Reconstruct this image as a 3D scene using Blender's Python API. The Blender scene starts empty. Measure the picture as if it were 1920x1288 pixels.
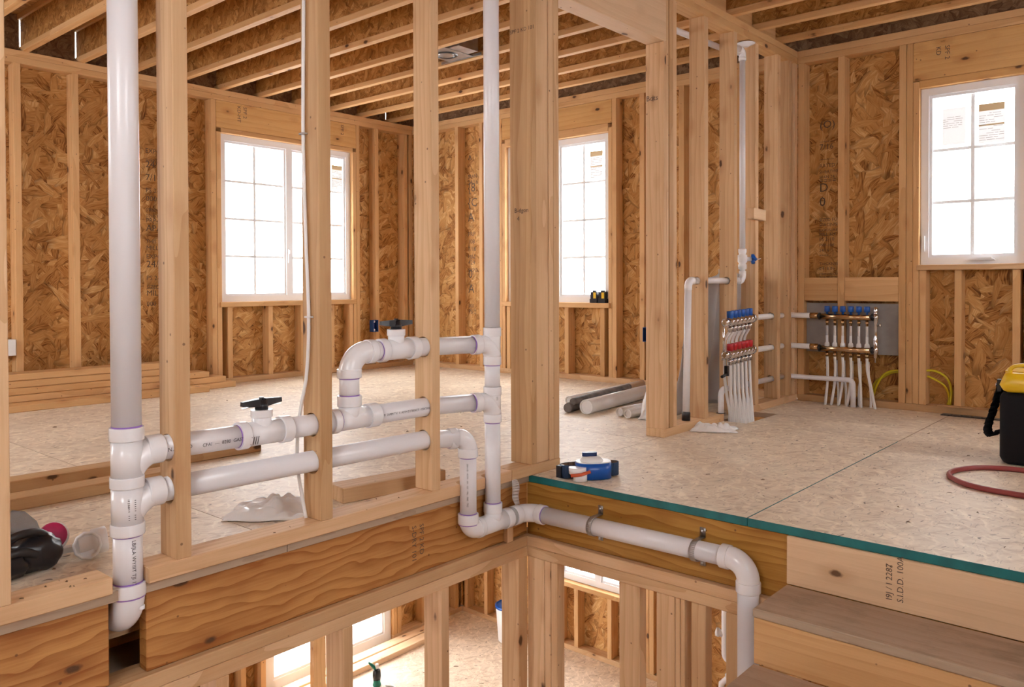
import bpy, bmesh, math, random
from mathutils import Vector, Matrix, noise
random.seed(7)
scene = bpy.context.scene
C = scene.collection
PI = math.pi
# ------------------------------------------------------------------ camera
CAM = Vector((2.20, -2.66, 0.820))
YAW, PITCH, ROLL, FPX, PY = 0.8554, -0.0143, -0.0035, 1512.5, -89.1
fw = Vector((-math.cos(YAW) * math.cos(PITCH), math.sin(YAW) * math.cos(PITCH), math.sin(PITCH)))
rt = fw.cross(Vector((0, 0, 1))).normalized()
up = rt.cross(fw)
cr = rt * math.cos(ROLL) + up * math.sin(ROLL)
cu = -rt * math.sin(ROLL) + up * math.cos(ROLL)
cd = bpy.data.cameras.new('camera')
cd.sensor_fit = 'HORIZONTAL'
cd.sensor_width = 36.0
cd.lens = 36.0 * FPX / 1920.0
cd.shift_y = PY / 1920.0
cd.clip_start = 0.05
cam = bpy.data.objects.new('camera', cd)
cam.matrix_world = Matrix(((cr.x, cu.x, -fw.x, CAM.x), (cr.y, cu.y, -fw.y, CAM.y), (cr.z, cu.z, -fw.z, CAM.z), (0, 0, 0, 1)))
C.objects.link(cam)
scene.camera = cam
# ------------------------------------------------------------------ sky and exposure
w = bpy.data.worlds.new('overcast_sky')
scene.world = w
w.use_nodes = True
bg = w.node_tree.nodes['Background']
bg.inputs[0].default_value = (0.97, 0.985, 1.0, 1)
bg.inputs[1].default_value = 14.5
vs = scene.view_settings
vs.view_transform = 'Standard'
vs.look = 'None'
vs.exposure = -0.16
vs.gamma = 1.0
vs.use_curve_mapping = False
cy = scene.cycles
cy.max_bounces = 8
cy.diffuse_bounces = 4
cy.glossy_bounces = 3
cy.transparent_max_bounces = 8
cy.adaptive_threshold = 0.04
cy.caustics_reflective = False
cy.caustics_refractive = False

# ------------------------------------------------------------------ material helpers
class NT:
    def __init__(self, name):
        self.m = bpy.data.materials.new(name)
        self.m.use_nodes = True
        self.t = self.m.node_tree
        self.b = self.t.nodes['Principled BSDF']
    def n(self, typ, props=None, **inp):
        nd = self.t.nodes.new(typ)
        for k, v in (props or {}).items():
            setattr(nd, k, v)
        for k, v in inp.items():
            key = int(k[1:]) if k[0] == 'i' and k[1:].isdigit() else k.replace('_', ' ')
            self.set(nd.inputs[key], v)
        return nd
    def set(self, sock, v):
        if isinstance(v, bpy.types.NodeSocket):
            self.t.links.new(v, sock)
        else:
            sock.default_value = v
    def math(self, op, a, b=0.0, clamp=False):
        nd = self.n('ShaderNodeMath', {'operation': op, 'use_clamp': clamp})
        self.set(nd.inputs[0], a); self.set(nd.inputs[1], b)
        return nd.outputs[0]
    def mix(self, f, a, b, blend='MIX'):
        nd = self.n('ShaderNodeMix', {'data_type': 'RGBA', 'blend_type': blend})
        self.set(nd.inputs[0], f); self.set(nd.inputs[6], a); self.set(nd.inputs[7], b)
        return nd.outputs[2]
    def ramp(self, fac, stops):
        nd = self.n('ShaderNodeValToRGB')
        e = nd.color_ramp.elements
        while len(e) < len(stops):
            e.new(0.5)
        for el, (p, c) in zip(e, stops):
            el.position = p
            el.color = (c[0], c[1], c[2], 1) if not isinstance(c, float) else (c, c, c, 1)
        self.set(nd.inputs[0], fac)
        return nd.outputs[0]
    def mapr(self, v, a, b, c=0.0, d=1.0):
        nd = self.n('ShaderNodeMapRange')
        self.set(nd.inputs[0], v)
        for i, x in enumerate((a, b, c, d)):
            nd.inputs[i + 1].default_value = x
        return nd.outputs[0]
    def coords(self, scale=(1, 1, 1), rot=(0, 0, 0), off=True):
        tc = self.n('ShaderNodeTexCoord').outputs['Object']
        if off:
            r = self.n('ShaderNodeObjectInfo').outputs['Random']
            cmb = self.n('ShaderNodeCombineXYZ', None, X=self.math('MULTIPLY', r, 17.3), Y=self.math('MULTIPLY', r, 5.1), Z=self.math('MULTIPLY', r, 9.7)).outputs[0]
            nd = self.n('ShaderNodeVectorMath', {'operation': 'ADD'})
            self.set(nd.inputs[0], tc); self.set(nd.inputs[1], cmb)
            tc = nd.outputs[0]
        return self.n('ShaderNodeMapping', None, Vector=tc, Rotation=rot, Scale=scale).outputs[0]
    def bump(self, h, strength=0.3, dist=0.002):
        nd = self.n('ShaderNodeBump', None, Strength=strength, Distance=dist, Height=h)
        self.set(self.b.inputs['Normal'], nd.outputs[0])
    def done(self, color=None, rough=0.6, metal=0.0, spec=0.5):
        if color is not None:
            self.set(self.b.inputs['Base Color'], color)
        self.set(self.b.inputs['Roughness'], rough)
        self.b.inputs['Metallic'].default_value = metal
        self.b.inputs['Specular IOR Level'].default_value = spec
        return self.m

def flat(name, col, rough=0.5, metal=0.0, spec=0.5, var=0.0):
    t = NT(name)
    c = (*col, 1)
    if var:
        nz = t.n('ShaderNodeTexNoise', None, Vector=t.coords((1, 1, 1)), Scale=14.0, Detail=4.0).outputs[0]
        c = t.mix(t.mapr(nz, 0.35, 0.7, 0, 1), c, tuple(x * (1 - var) for x in col) + (1,))
    return t.done(c, rough, metal, spec)

def wood(name, light, dark, ring=9.0, knot=1.0, vary=0.16, contrast=1.0, stain=0.0, lx=0.10):
    t = NT(name)
    co = t.coords((1, 1, 1))
    warp = t.n('ShaderNodeTexNoise', None, Vector=t.coords((0.9, 5, 5)), Scale=1.6, Detail=2.0).outputs[0]
    wv = t.n('ShaderNodeTexWave', {'wave_type': 'BANDS', 'bands_direction': 'Y', 'wave_profile': 'SAW'}, Vector=t.coords((lx, 1.0, 0.55)), Scale=ring, Distortion=9.0, Detail=2.0, Detail_Scale=1.2, Detail_Roughness=0.5).outputs[1]
    fine = t.n('ShaderNodeTexNoise', None, Vector=t.coords((2.2, 75, 75)), Scale=2.2, Detail=4.0, Roughness=0.65).outputs[0]
    broad = t.n('ShaderNodeTexNoise', None, Vector=t.coords((1.2, 6, 6)), Scale=1.7, Detail=3.0).outputs[0]
    f = t.math('ADD', t.math('MULTIPLY', t.math('POWER', wv, 2.2), 0.42 * contrast), t.math('MULTIPLY', t.mapr(fine, 0.3, 0.75), 0.34))
    f = t.math('ADD', f, t.math('MULTIPLY', t.mapr(broad, 0.35, 0.7), 0.28 * contrast), True)
    col = t.mix(f, (*light, 1), (*dark, 1))
    rnd = t.n('ShaderNodeObjectInfo').outputs['Random']
    col = t.mix(1.0, col, t.ramp(rnd, [(0.0, (1 - vary, 1 - vary * 1.25, 1 - vary * 1.7)), (0.5, (1.0, 1.0, 1.0)), (1.0, (1.0, 0.985, 0.99))]), 'MULTIPLY')
    if knot:
        vo = t.n('ShaderNodeTexVoronoi', {'feature': 'F1'}, Vector=t.coords((4.2, 8.5, 8.5)), Scale=1.0)
        kw = t.n('ShaderNodeTexNoise', None, Vector=co, Scale=60.0).outputs[0]
        d = t.math('ADD', vo.outputs['Distance'], t.math('MULTIPLY', kw, 0.05))
        sep = t.n('ShaderNodeSeparateColor', None, Color=vo.outputs['Color']).outputs[0]
        on = t.math('GREATER_THAN', sep, 0.35)
        k1 = t.math('MULTIPLY', t.mapr(d, 0.10, 0.145, 1, 0), on)
        k2 = t.math('MULTIPLY', t.mapr(d, 0.11, 0.36, 0.5, 0), on)
        col = t.mix(t.math('MULTIPLY', k2, knot), col, (dark[0] * .75, dark[1] * .6, dark[2] * .5, 1))
        col = t.mix(t.math('MULTIPLY', k1, knot), col, (0.10, 0.045, 0.02, 1))
        # nail holes and small dark specks
        vn = t.n('ShaderNodeTexVoronoi', {'feature': 'F1'}, Vector=co, Scale=15.0)
        sn = t.n('ShaderNodeSeparateColor', None, Color=vn.outputs['Color']).outputs[1]
        kn = t.math('MULTIPLY', t.mapr(vn.outputs['Distance'], 0.05, 0.075, 1, 0), t.math('GREATER_THAN', sn, 0.12))
        col = t.mix(t.math('MULTIPLY', kn, 0.7), col, (0.12, 0.05, 0.025, 1))
    if stain:
        st = t.n('ShaderNodeTexNoise', None, Vector=t.coords((1.3, 3, 3)), Scale=5.0, Detail=5.0, Roughness=0.7).outputs[0]
        col = t.mix(t.math('MULTIPLY', t.mapr(st, 0.5, 0.75), stain), col, (0.22, 0.16, 0.11, 1))
    t.bump(fine, 0.12, 0.002)
    return t.done(col, 0.62, 0, 0.3)

def osb(name, pal, warp=0.03, scale=1.0, streak=0.4):
    """oriented strand board: layers of long flakes lying at different angles"""
    t = NT(name)
    base = t.coords((1, 1, 1))
    nz = t.n('ShaderNodeTexNoise', None, Vector=base, Scale=6.0 * scale, Detail=2.0).outputs[1]
    sub = t.n('ShaderNodeVectorMath', {'operation': 'SUBTRACT'}); t.set(sub.inputs[0], nz); sub.inputs[1].default_value = (0.5, 0.5, 0.5)
    scl = t.n('ShaderNodeVectorMath', {'operation': 'SCALE'}); t.set(scl.inputs[0], sub.outputs[0]); scl.inputs['Scale'].default_value = warp * 2.2
    add = t.n('ShaderNodeVectorMath', {'operation': 'ADD'}); t.set(add.inputs[0], base); t.set(add.inputs[1], scl.outputs[0])
    best_h = None; best_v = None; best_e = None
    for k, (a, s) in enumerate(((0.15, 1.2), (-0.75, 1.35), (1.35, 1.1), (0.75, 1.0))):
        mp = t.n('ShaderNodeMapping', {'vector_type': 'TEXTURE'}, Vector=add.outputs[0], Rotation=(0, 0, a), Location=(k * 3.7, k * 1.3, 0), Scale=(1 / (6.0 * s * scale), 1 / (22.0 * s * scale), 1)).outputs[0]
        vo = t.n('ShaderNodeTexVoronoi', {'feature': 'F1', 'voronoi_dimensions': '2D'}, Vector=mp, Scale=1.0, Randomness=1.0)
        sp = t.n('ShaderNodeSeparateColor', None, Color=vo.outputs['Color'])
        h = sp.outputs[0]
        st = t.n('ShaderNodeTexNoise', {'noise_dimensions': '2D'}, Vector=t.n('ShaderNodeMapping', {'vector_type': 'TEXTURE'}, Vector=add.outputs[0], Rotation=(0, 0, a), Scale=(1 / (14 * scale), 1 / (150 * scale), 1)).outputs[0], Scale=1.0, Detail=1.0).outputs[0]
        v = t.math('ADD', t.math('MULTIPLY', sp.outputs[1], 1 - streak), t.math('MULTIPLY', t.mapr(st, 0.25, 0.75), streak))
        e = vo.outputs['Distance']
        if best_h is None:
            best_h, best_v, best_e = h, v, e
        else:
            gt = t.math('GREATER_THAN', h, best_h)
            def pick(x, y):
                nd = t.n('ShaderNodeMix', {'data_type': 'FLOAT'}); t.set(nd.inputs[0], gt); t.set(nd.inputs[2], x); t.set(nd.inputs[3], y)
                return nd.outputs[0]
            best_v = pick(best_v, v); best_e = pick(best_e, e); best_h = t.math('MAXIMUM', h, best_h)
    col = t.ramp(best_v, pal)
    edge = t.mapr(best_e, 0.5, 0.85, 0, 0.5)
    col = t.mix(edge, col, (pal[0][1][0] * .6, pal[0][1][1] * .55, pal[0][1][2] * .5, 1))
    t.bump(t.math('ADD', best_h, t.math('MULTIPLY', best_v, 0.3)), 0.25, 0.0015)
    return t.done(col, 0.7, 0, 0.25)

def floor_mat(name, a, b, dark, dirt=0.25):
    t = NT(name)
    co = t.coords((1, 1, 1), off=False)
    big = t.n('ShaderNodeTexNoise', None, Vector=co, Scale=2.2, Detail=5.0, Roughness=0.6).outputs[0]
    col = t.mix(t.mapr(big, 0.35, 0.68), (*a, 1), (*b, 1))
    wp = t.n('ShaderNodeTexNoise', None, Vector=co, Scale=9.0, Detail=2.0).outputs[1]
    add = t.n('ShaderNodeVectorMath', {'operation': 'MULTIPLY_ADD'}); t.set(add.inputs[0], wp); add.inputs[1].default_value = (.09, .09, .09); t.set(add.inputs[2], co)
    for k, (ang, sx, sy, lo, hi, amt, c) in enumerate(((0.5, 6, 30, .52, .72, .6, dark), (-0.35, 5, 26, .55, .72, .6, tuple(min(1, x * 1.2) for x in a)), (1.3, 6, 34, .55, .72, .5, dark), (2.1, 8, 40, .56, .7, .5, tuple(min(1, x * 1.25) for x in a)), (0.1, 18, 120, .62, .72, .55, tuple(x * .5 for x in dark)))):
        mp = t.n('ShaderNodeMapping', {'vector_type': 'TEXTURE'}, Vector=add.outputs[0], Rotation=(0, 0, ang), Scale=(1 / sx, 1 / sy, 1)).outputs[0]
        n1 = t.n('ShaderNodeTexNoise', {'noise_dimensions': '2D'}, Vector=mp, Scale=1.0, Detail=2.0, Roughness=0.6).outputs[0]
        col = t.mix(t.math('MULTIPLY', t.mapr(n1, lo, hi), amt), col, (*c, 1))
    vo = t.n('ShaderNodeTexVoronoi', {'feature': 'F1', 'voronoi_dimensions': '2D'}, Vector=t.n('ShaderNodeMapping', None, Vector=add.outputs[0], Rotation=(0, 0, .6), Scale=(11, 26, 1)).outputs[0], Scale=1.0)
    sp = t.n('ShaderNodeSeparateColor', None, Color=vo.outputs['Color'])
    sel = t.math('GREATER_THAN', sp.outputs[0], 0.90)
    col = t.mix(t.math('MULTIPLY', t.math('MULTIPLY', t.mapr(vo.outputs['Distance'], .06, .12, 1, 0), sel), 0.85), col, (.12, .07, .04, 1))
    dn = t.n('ShaderNodeTexNoise', None, Vector=co, Scale=0.9, Detail=6.0, Roughness=0.65).outputs[0]
    col = t.mix(t.math('MULTIPLY', t.mapr(dn, 0.5, 0.72), dirt), col, (.33, .27, .21, 1))
    t.bump(big, 0.1, 0.002)
    return t.done(col, 0.48, 0, 0.45)

M = {}
M['stud'] = wood('pine_stud', (0.76, 0.515, 0.305), (0.56, 0.325, 0.155), 10.0, 1.0, 0.24, 1.15)
M['pine'] = wood('pine_golden_bounce', (0.75, 0.465, 0.225), (0.57, 0.305, 0.115), 7.0, 1.0, 0.12)  # golden pine; on wall studs the gold paints in amber bounce light
M['header'] = wood('header_lumber', (0.72, 0.43, 0.17), (0.55, 0.27, 0.08), 6.0, 1.0, 0.08, 0.8, 0.12)
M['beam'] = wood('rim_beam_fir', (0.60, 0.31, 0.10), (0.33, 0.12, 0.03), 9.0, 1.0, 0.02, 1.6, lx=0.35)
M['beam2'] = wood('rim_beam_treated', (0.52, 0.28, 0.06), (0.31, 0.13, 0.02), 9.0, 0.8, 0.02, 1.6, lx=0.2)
M['white_pine'] = wood('white_pine', (0.78, 0.55, 0.35), (0.63, 0.41, 0.23), 7.0, 0.9, 0.06, 0.7)
M['tread'] = wood('dusty_tread', (0.50, 0.36, 0.26), (0.36, 0.235, 0.15), 6.0, 0.0, 0.04, 0.7, 0.7)
M['osb'] = osb('osb_sheathing', [(0.0, (0.11, 0.035, 0.009)), (0.16, (0.30, 0.12, 0.032)), (0.34, (0.49, 0.235, 0.072)), (0.7, (0.61, 0.33, 0.115)), (1.0, (0.78, 0.52, 0.25))])
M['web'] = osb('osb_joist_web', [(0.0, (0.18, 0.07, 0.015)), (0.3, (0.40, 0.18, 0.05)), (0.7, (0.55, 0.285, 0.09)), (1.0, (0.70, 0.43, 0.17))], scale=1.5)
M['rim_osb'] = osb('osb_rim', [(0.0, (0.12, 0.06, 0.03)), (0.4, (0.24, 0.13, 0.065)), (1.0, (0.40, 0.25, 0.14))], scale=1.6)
M['floor'] = floor_mat('osb_subfloor', (0.84, 0.72, 0.57), (0.74, 0.61, 0.47), (0.55, 0.40, 0.28), 0.22)
M['floor_low'] = floor_mat('osb_subfloor_lower', (0.80, 0.67, 0.53), (0.70, 0.56, 0.43), (0.50, 0.36, 0.245), 0.15)
M['chip'] = wood('raw_osb_edge', (0.52, 0.40, 0.29), (0.36, 0.26, 0.18), 40.0, 0.0, 0.05)
M['teal'] = flat('teal_edge_seal', (0.008, 0.16, 0.165), 0.55, var=0.35)
M['pvc'] = flat('white_pvc', (0.78, 0.76, 0.785), 0.28)
M['fit'] = flat('white_pvc_fitting', (0.82, 0.81, 0.835), 0.2)
M['purple'] = flat('purple_primer', (0.30, 0.16, 0.52), 0.4)
M['ink'] = flat('black_ink', (0.035, 0.03, 0.035), 0.6)
M['stamp'] = flat('faded_ink', (0.10, 0.065, 0.045), 0.7)
M['black'] = flat('black_plastic', (0.012, 0.012, 0.016), 0.3)
M['rubber'] = flat('black_rubber', (0.02, 0.02, 0.023), 0.45, var=0.3)
M['vinyl'] = flat('white_vinyl', (0.80, 0.79, 0.80), 0.35)
M['chrome'] = flat('chrome_metal', (0.72, 0.72, 0.74), 0.16, 1.0)
M['galv'] = flat('galvanised_steel', (0.58, 0.58, 0.58), 0.38, 1.0, var=0.3)
M['brass'] = flat('brass_metal', (0.62, 0.43, 0.24), 0.22, 1.0)
M['blue'] = flat('blue_plastic', (0.006, 0.09, 0.42), 0.3)
M['navy'] = flat('navy_plastic', (0.01, 0.035, 0.13), 0.35)
M['red'] = flat('red_plastic', (0.50, 0.01, 0.02), 0.3)
M['pex'] = flat('white_pex', (0.78, 0.76, 0.75), 0.35)
M['sheetgrey'] = flat('grey_board', (0.36, 0.33, 0.31), 0.7, var=0.15)
M['yellow'] = flat('yellow_sheath', (0.62, 0.50, 0.015), 0.4)
M['ylid'] = flat('yellow_plastic', (0.85, 0.55, 0.02), 0.35)
M['bagblack'] = flat('black_fabric', (0.006, 0.006, 0.009), 0.75, spec=0.25)
M['hose'] = flat('red_hose', (0.30, 0.055, 0.055), 0.4)
M['strap'] = flat('blue_webbing', (0.02, 0.05, 0.12), 0.8, var=0.3)
M['strapin'] = flat('brown_webbing', (0.16, 0.09, 0.06), 0.85, var=0.3)
M['white'] = flat('white_plastic', (0.82, 0.81, 0.81), 0.35)
M['magenta'] = flat('magenta_filter', (0.48, 0.008, 0.09), 0.6, var=0.5)
M['green'] = flat('green_plastic', (0.01, 0.20, 0.14), 0.4)
M['paper'] = flat('white_paper', (0.86, 0.86, 0.88), 0.7, var=0.05)
M['paper2'] = flat('cream_paper', (0.74, 0.58, 0.34), 0.7)
M['greytext'] = flat('grey_print', (0.42, 0.40, 0.40), 0.7)
M['bluebox'] = flat('blue_device_box', (0.02, 0.07, 0.22), 0.45)
M['orange'] = flat('orange_plastic', (0.62, 0.10, 0.03), 0.4)
M['chips'] = flat('wood_chip_brown', (0.20, 0.115, 0.06), 0.8)
M['hole'] = flat('dark_opening', (0.05, 0.035, 0.025), 0.9)
M['cup'] = flat('milky_plastic', (0.80, 0.79, 0.80), 0.3)
M['tarp'] = flat('grey_tarp', (0.20, 0.18, 0.17), 0.6, var=0.6)
M['snow'] = flat('snowy_ground', (0.78, 0.79, 0.82), 0.9)

def plastic_film(name, col, trans=0.25, rough=0.3):
    t = NT(name)
    tr = t.n('ShaderNodeBsdfTransparent')
    t.done((*col, 1), rough)
    mx = t.n('ShaderNodeMixShader')
    mx.inputs[0].default_value = 1 - trans
    t.t.links.new(tr.outputs[0], mx.inputs[1])
    t.t.links.new(t.b.outputs[0], mx.inputs[2])
    t.t.links.new(mx.outputs[0], t.t.nodes['Material Output'].inputs[0])
    return t.m
M['film'] = plastic_film('white_poly_film', (0.92, 0.92, 0.93), 0.03)
M['film2'] = plastic_film('grey_poly_sheet', (0.52, 0.50, 0.50), 0.05)
M['glass'] = plastic_film('window_glass', (0.9, 0.95, 0.95), 0.94, 0.02)
M['paper'] = plastic_film('label_paper', (0.86, 0.86, 0.88), 0.05, 0.7)
M['paper2'] = plastic_film('label_cream_paper', (0.74, 0.58, 0.34), 0.012, 0.7)
M['greytext'] = plastic_film('label_grey_print', (0.42, 0.40, 0.40), 0.02, 0.7)
M['clearwrap'] = plastic_film('clear_wrap', (0.62, 0.60, 0.58), 0.35, 0.15)
M['visor'] = plastic_film('clear_visor', (0.20, 0.21, 0.22), 0.4, 0.08)
M['gauge'] = plastic_film('clear_gauge', (0.75, 0.75, 0.8), 0.4, 0.1)

# ------------------------------------------------------------------ mesh helpers
W = {}
def mat_list(m):
    return [M[x] if isinstance(x, str) else x for x in (m if isinstance(m, (list, tuple)) else [m])]
def attach(o, parent, world=None):
    W[o.name] = (world or o.matrix_basis).copy()
    if parent is not None:
        o.parent = parent
        o.matrix_parent_inverse = W[parent.name].inverted()
def tag(o, label=None, cat=None, group=None, kind=None):
    if label: o['label'] = label
    if cat: o['category'] = cat
    if group: o['group'] = group
    if kind: o['kind'] = kind
    return o
def thing(name, label, cat, loc=(0, 0, 0), group=None, kind=None):
    o = bpy.data.objects.new(name, None)
    o.empty_display_size = 0.05
    o.location = loc
    C.objects.link(o)
    W[o.name] = Matrix.Translation(Vector(loc))
    return tag(o, label, cat, group, kind)

class MB:
    def __init__(self):
        self.v = []; self.f = []; self.mi = []; self.s = []
    def face(self, idx, mi=0, smooth=False):
        self.f.append(tuple(idx)); self.mi.append(mi); self.s.append(smooth)
    def box(self, lo, hi, mi=0, ch=0.0):
        b = len(self.v)
        x0, y0, z0 = lo; x1, y1, z1 = hi
        for z in (z0, z1):
            self.v += [(x0, y0, z), (x1, y0, z), (x1, y1, z), (x0, y1, z)]
        for q in ((0, 3, 2, 1), (4, 5, 6, 7), (0, 1, 5, 4), (1, 2, 6, 5), (2, 3, 7, 6), (3, 0, 4, 7)):
            self.face([b + i for i in q], mi)
        return self
    def tube(self, pts, r, n=16, caps=True, mi=0, closed=False, flatten=None):
        pts = [Vector(p) for p in pts]
        rs = r if isinstance(r, (list, tuple)) else [r] * len(pts)
        b = len(self.v)
        t = (pts[1] - pts[0]).normalized()
        ref = Vector((0, 0, 1)) if abs(t.z) < 0.9 else Vector((1, 0, 0))
        nrm = t.cross(ref).normalized()
        m = len(pts)
        for i, p in enumerate(pts):
            if closed:
                t2 = (pts[(i + 1) % m] - pts[i - 1]).normalized()
            elif i == 0:
                t2 = (pts[1] - p).normalized()
            elif i == m - 1:
                t2 = (p - pts[-2]).normalized()
            else:
                t2 = ((pts[i + 1] - p).normalized() + (p - pts[i - 1]).normalized())
                t2 = t2.normalized() if t2.length > 1e-6 else (pts[i + 1] - p).normalized()
            nrm = (nrm - t2 * nrm.dot(t2)).normalized()
            bi = t2.cross(nrm)
            for k in range(n):
                a = 2 * PI * k / n
                self.v.append(tuple(p + (nrm * math.cos(a) + bi * math.sin(a)) * rs[i]))
        for i in range(m if closed else m - 1):
            j = (i + 1) % m
            for k in range(n):
                k2 = (k + 1) % n
                self.face((b + i * n + k, b + i * n + k2, b + j * n + k2, b + j * n + k), mi, True)
        if caps and not closed:
            self.face([b + k for k in range(n)][::-1], mi)
            self.face([b + (m - 1) * n + k for k in range(n)], mi)
        return self
    def lathe(self, c, axis, prof, n=24, mi=0, caps=True):
        """prof: list of (distance along axis, radius)"""
        c = Vector(c); ax = Vector(axis).normalized()
        ref = Vector((0, 0, 1)) if abs(ax.z) < 0.9 else Vector((1, 0, 0))
        u = ax.cross(ref).normalized(); v = ax.cross(u)
        b = len(self.v)
        for (d, r) in prof:
            for k in range(n):
                a = 2 * PI * k / n
                self.v.append(tuple(c + ax * d + (u * math.cos(a) + v * math.sin(a)) * r))
        for i in range(len(prof) - 1):
            for k in range(n):
                k2 = (k + 1) % n
                self.face((b + i * n + k, b + i * n + k2, b + (i + 1) * n + k2, b + (i + 1) * n + k), mi, False if abs(prof[i][0] - prof[i + 1][0]) < 1e-6 else True)
        if caps:
            self.face([b + k for k in range(n)][::-1], mi)
            self.face([b + (len(prof) - 1) * n + k for k in range(n)], mi)
        return self
    def grid(self, fn, nu, nv, mi=0, smooth=True):
        b = len(self.v)
        for i in range(nu + 1):
            for j in range(nv + 1):
                self.v.append(tuple(fn(i / nu, j / nv)))
        for i in range(nu):
            for j in range(nv):
                a = b + i * (nv + 1) + j
                self.face((a, a + nv + 1, a + nv + 2, a + 1), mi, smooth)
        return self
    def prism(self, pts, ex, mi=0, smooth=False):
        """closed outline of 3-D points extruded by vector ex"""
        b = len(self.v); n = len(pts); ex = Vector(ex)
        self.v += [tuple(Vector(p)) for p in pts] + [tuple(Vector(p) + ex) for p in pts]
        self.face(list(range(b, b + n))[::-1], mi)
        self.face(list(range(b + n, b + 2 * n)), mi)
        for k in range(n):
            k2 = (k + 1) % n
            self.face((b + k, b + k2, b + n + k2, b + n + k), mi, smooth)
        return self
    def xform(self, mtx):
        self.v = [tuple(mtx @ Vector(p)) for p in self.v]
        return self
    def build(self, name, mats, parent=None, mesh_only=False, fix=True):
        me = bpy.data.meshes.new(name)
        me.from_pydata(self.v, [], self.f)
        for m in mat_list(mats):
            me.materials.append(m)
        me.polygons.foreach_set('material_index', self.mi)
        me.polygons.foreach_set('use_smooth', self.s)
        if fix:
            bm = bmesh.new(); bm.from_mesh(me)
            bmesh.ops.recalc_face_normals(bm, faces=bm.faces)
            bm.to_mesh(me); bm.free()
        me.update()
        if mesh_only:
            return me
        o = bpy.data.objects.new(name, me)
        C.objects.link(o)
        attach(o, parent)
        return o

_cache = {}
def chamfer_mesh(name, d, ch, mats):
    key = (name, tuple(round(x, 4) for x in d), ch, mats if isinstance(mats, str) else tuple(mats))
    if key in _cache:
        return _cache[key]
    hx, hy, hz = (x / 2 for x in d)
    ch = min(ch, hx * .4, hy * .4, hz * .4)
    bm = bmesh.new()
    vs_ = {}
    for sx in (-1, 1):
        for sy in (-1, 1):
            for sz in (-1, 1):
                vs_[sx, sy, sz, 0] = bm.verts.new((sx * hx, sy * (hy - ch), sz * (hz - ch)))
                vs_[sx, sy, sz, 1] = bm.verts.new((sx * (hx - ch), sy * hy, sz * (hz - ch)))
                vs_[sx, sy, sz, 2] = bm.verts.new((sx * (hx - ch), sy * (hy - ch), sz * hz))
    sq = ((-1, -1), (1, -1), (1, 1), (-1, 1))
    for s in (-1, 1):
        bm.faces.new([vs_[s, a, b, 0] for a, b in sq])
        bm.faces.new([vs_[a, s, b, 1] for a, b in sq])
        bm.faces.new([vs_[a, b, s, 2] for a, b in sq])
    for a in (-1, 1):
        for b in (-1, 1):
            bm.faces.new([vs_[-1, a, b, 1], vs_[1, a, b, 1], vs_[1, a, b, 2], vs_[-1, a, b, 2]])
            bm.faces.new([vs_[a, -1, b, 0], vs_[a, 1, b, 0], vs_[a, 1, b, 2], vs_[a, -1, b, 2]])
            bm.faces.new([vs_[a, b, -1, 0], vs_[a, b, 1, 0], vs_[a, b, 1, 1], vs_[a, b, -1, 1]])
            for c in (-1, 1):
                bm.faces.new([vs_[a, b, c, k] for k in range(3)])
    bmesh.ops.recalc_face_normals(bm, faces=bm.faces)
    ml = mat_list(mats)
    if len(ml) > 1:      # second slot: the narrow edges (all but the two faces across the thickness)
        for f in bm.faces:
            f.material_index = 0 if abs(f.normal.z) > 0.9 else 1
    me = bpy.data.meshes.new(name)
    bm.to_mesh(me); bm.free()
    for m in ml:
        me.materials.append(m)
    _cache[key] = me
    return me

AX = [Vector((1, 0, 0)), Vector((0, 1, 0)), Vector((0, 0, 1))]
def board(name, lo, hi, mat, parent=None, ch=0.0025, rot=None, holes=None):
    """a piece of sawn timber or sheet: local X along its length, local Z through its thickness"""
    lo = Vector(lo); hi = Vector(hi)
    d = hi - lo; c = (hi + lo) / 2
    order = sorted(range(3), key=lambda i: -d[i])
    ax = AX[order[0]].copy(); ay = AX[order[1]].copy(); az = ax.cross(ay)
    me = chamfer_mesh(name, [d[i] for i in order], ch, mat)
    mw = Matrix((ax, ay, az)).transposed().to_4x4()
    if rot is not None:
        mw = rot.to_4x4() @ mw
    mw = Matrix.Translation(c) @ mw
    if holes:
        me = me.copy()
    o = bpy.data.objects.new(name, me)
    C.objects.link(o)
    o.matrix_basis = mw
    attach(o, parent, mw)
    if holes:
        inv = mw.inverted()
        cut = MB()
        for (a, b, r) in holes:
            cut.tube([inv @ Vector(a), inv @ Vector(b)], r, 24)
        co = cut.build('cutter', 'hole', None)
        md = o.modifiers.new('holes', 'BOOLEAN')
        md.operation = 'DIFFERENCE'; md.solver = 'EXACT'; md.object = co
        co.matrix_basis = mw
        bpy.context.view_layer.update()
        dg = bpy.context.evaluated_depsgraph_get()
        nm = bpy.data.meshes.new_from_object(o.evaluated_get(dg))
        o.modifiers.clear()
        o.data = nm
        bpy.data.objects.remove(co)
    return o

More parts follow.
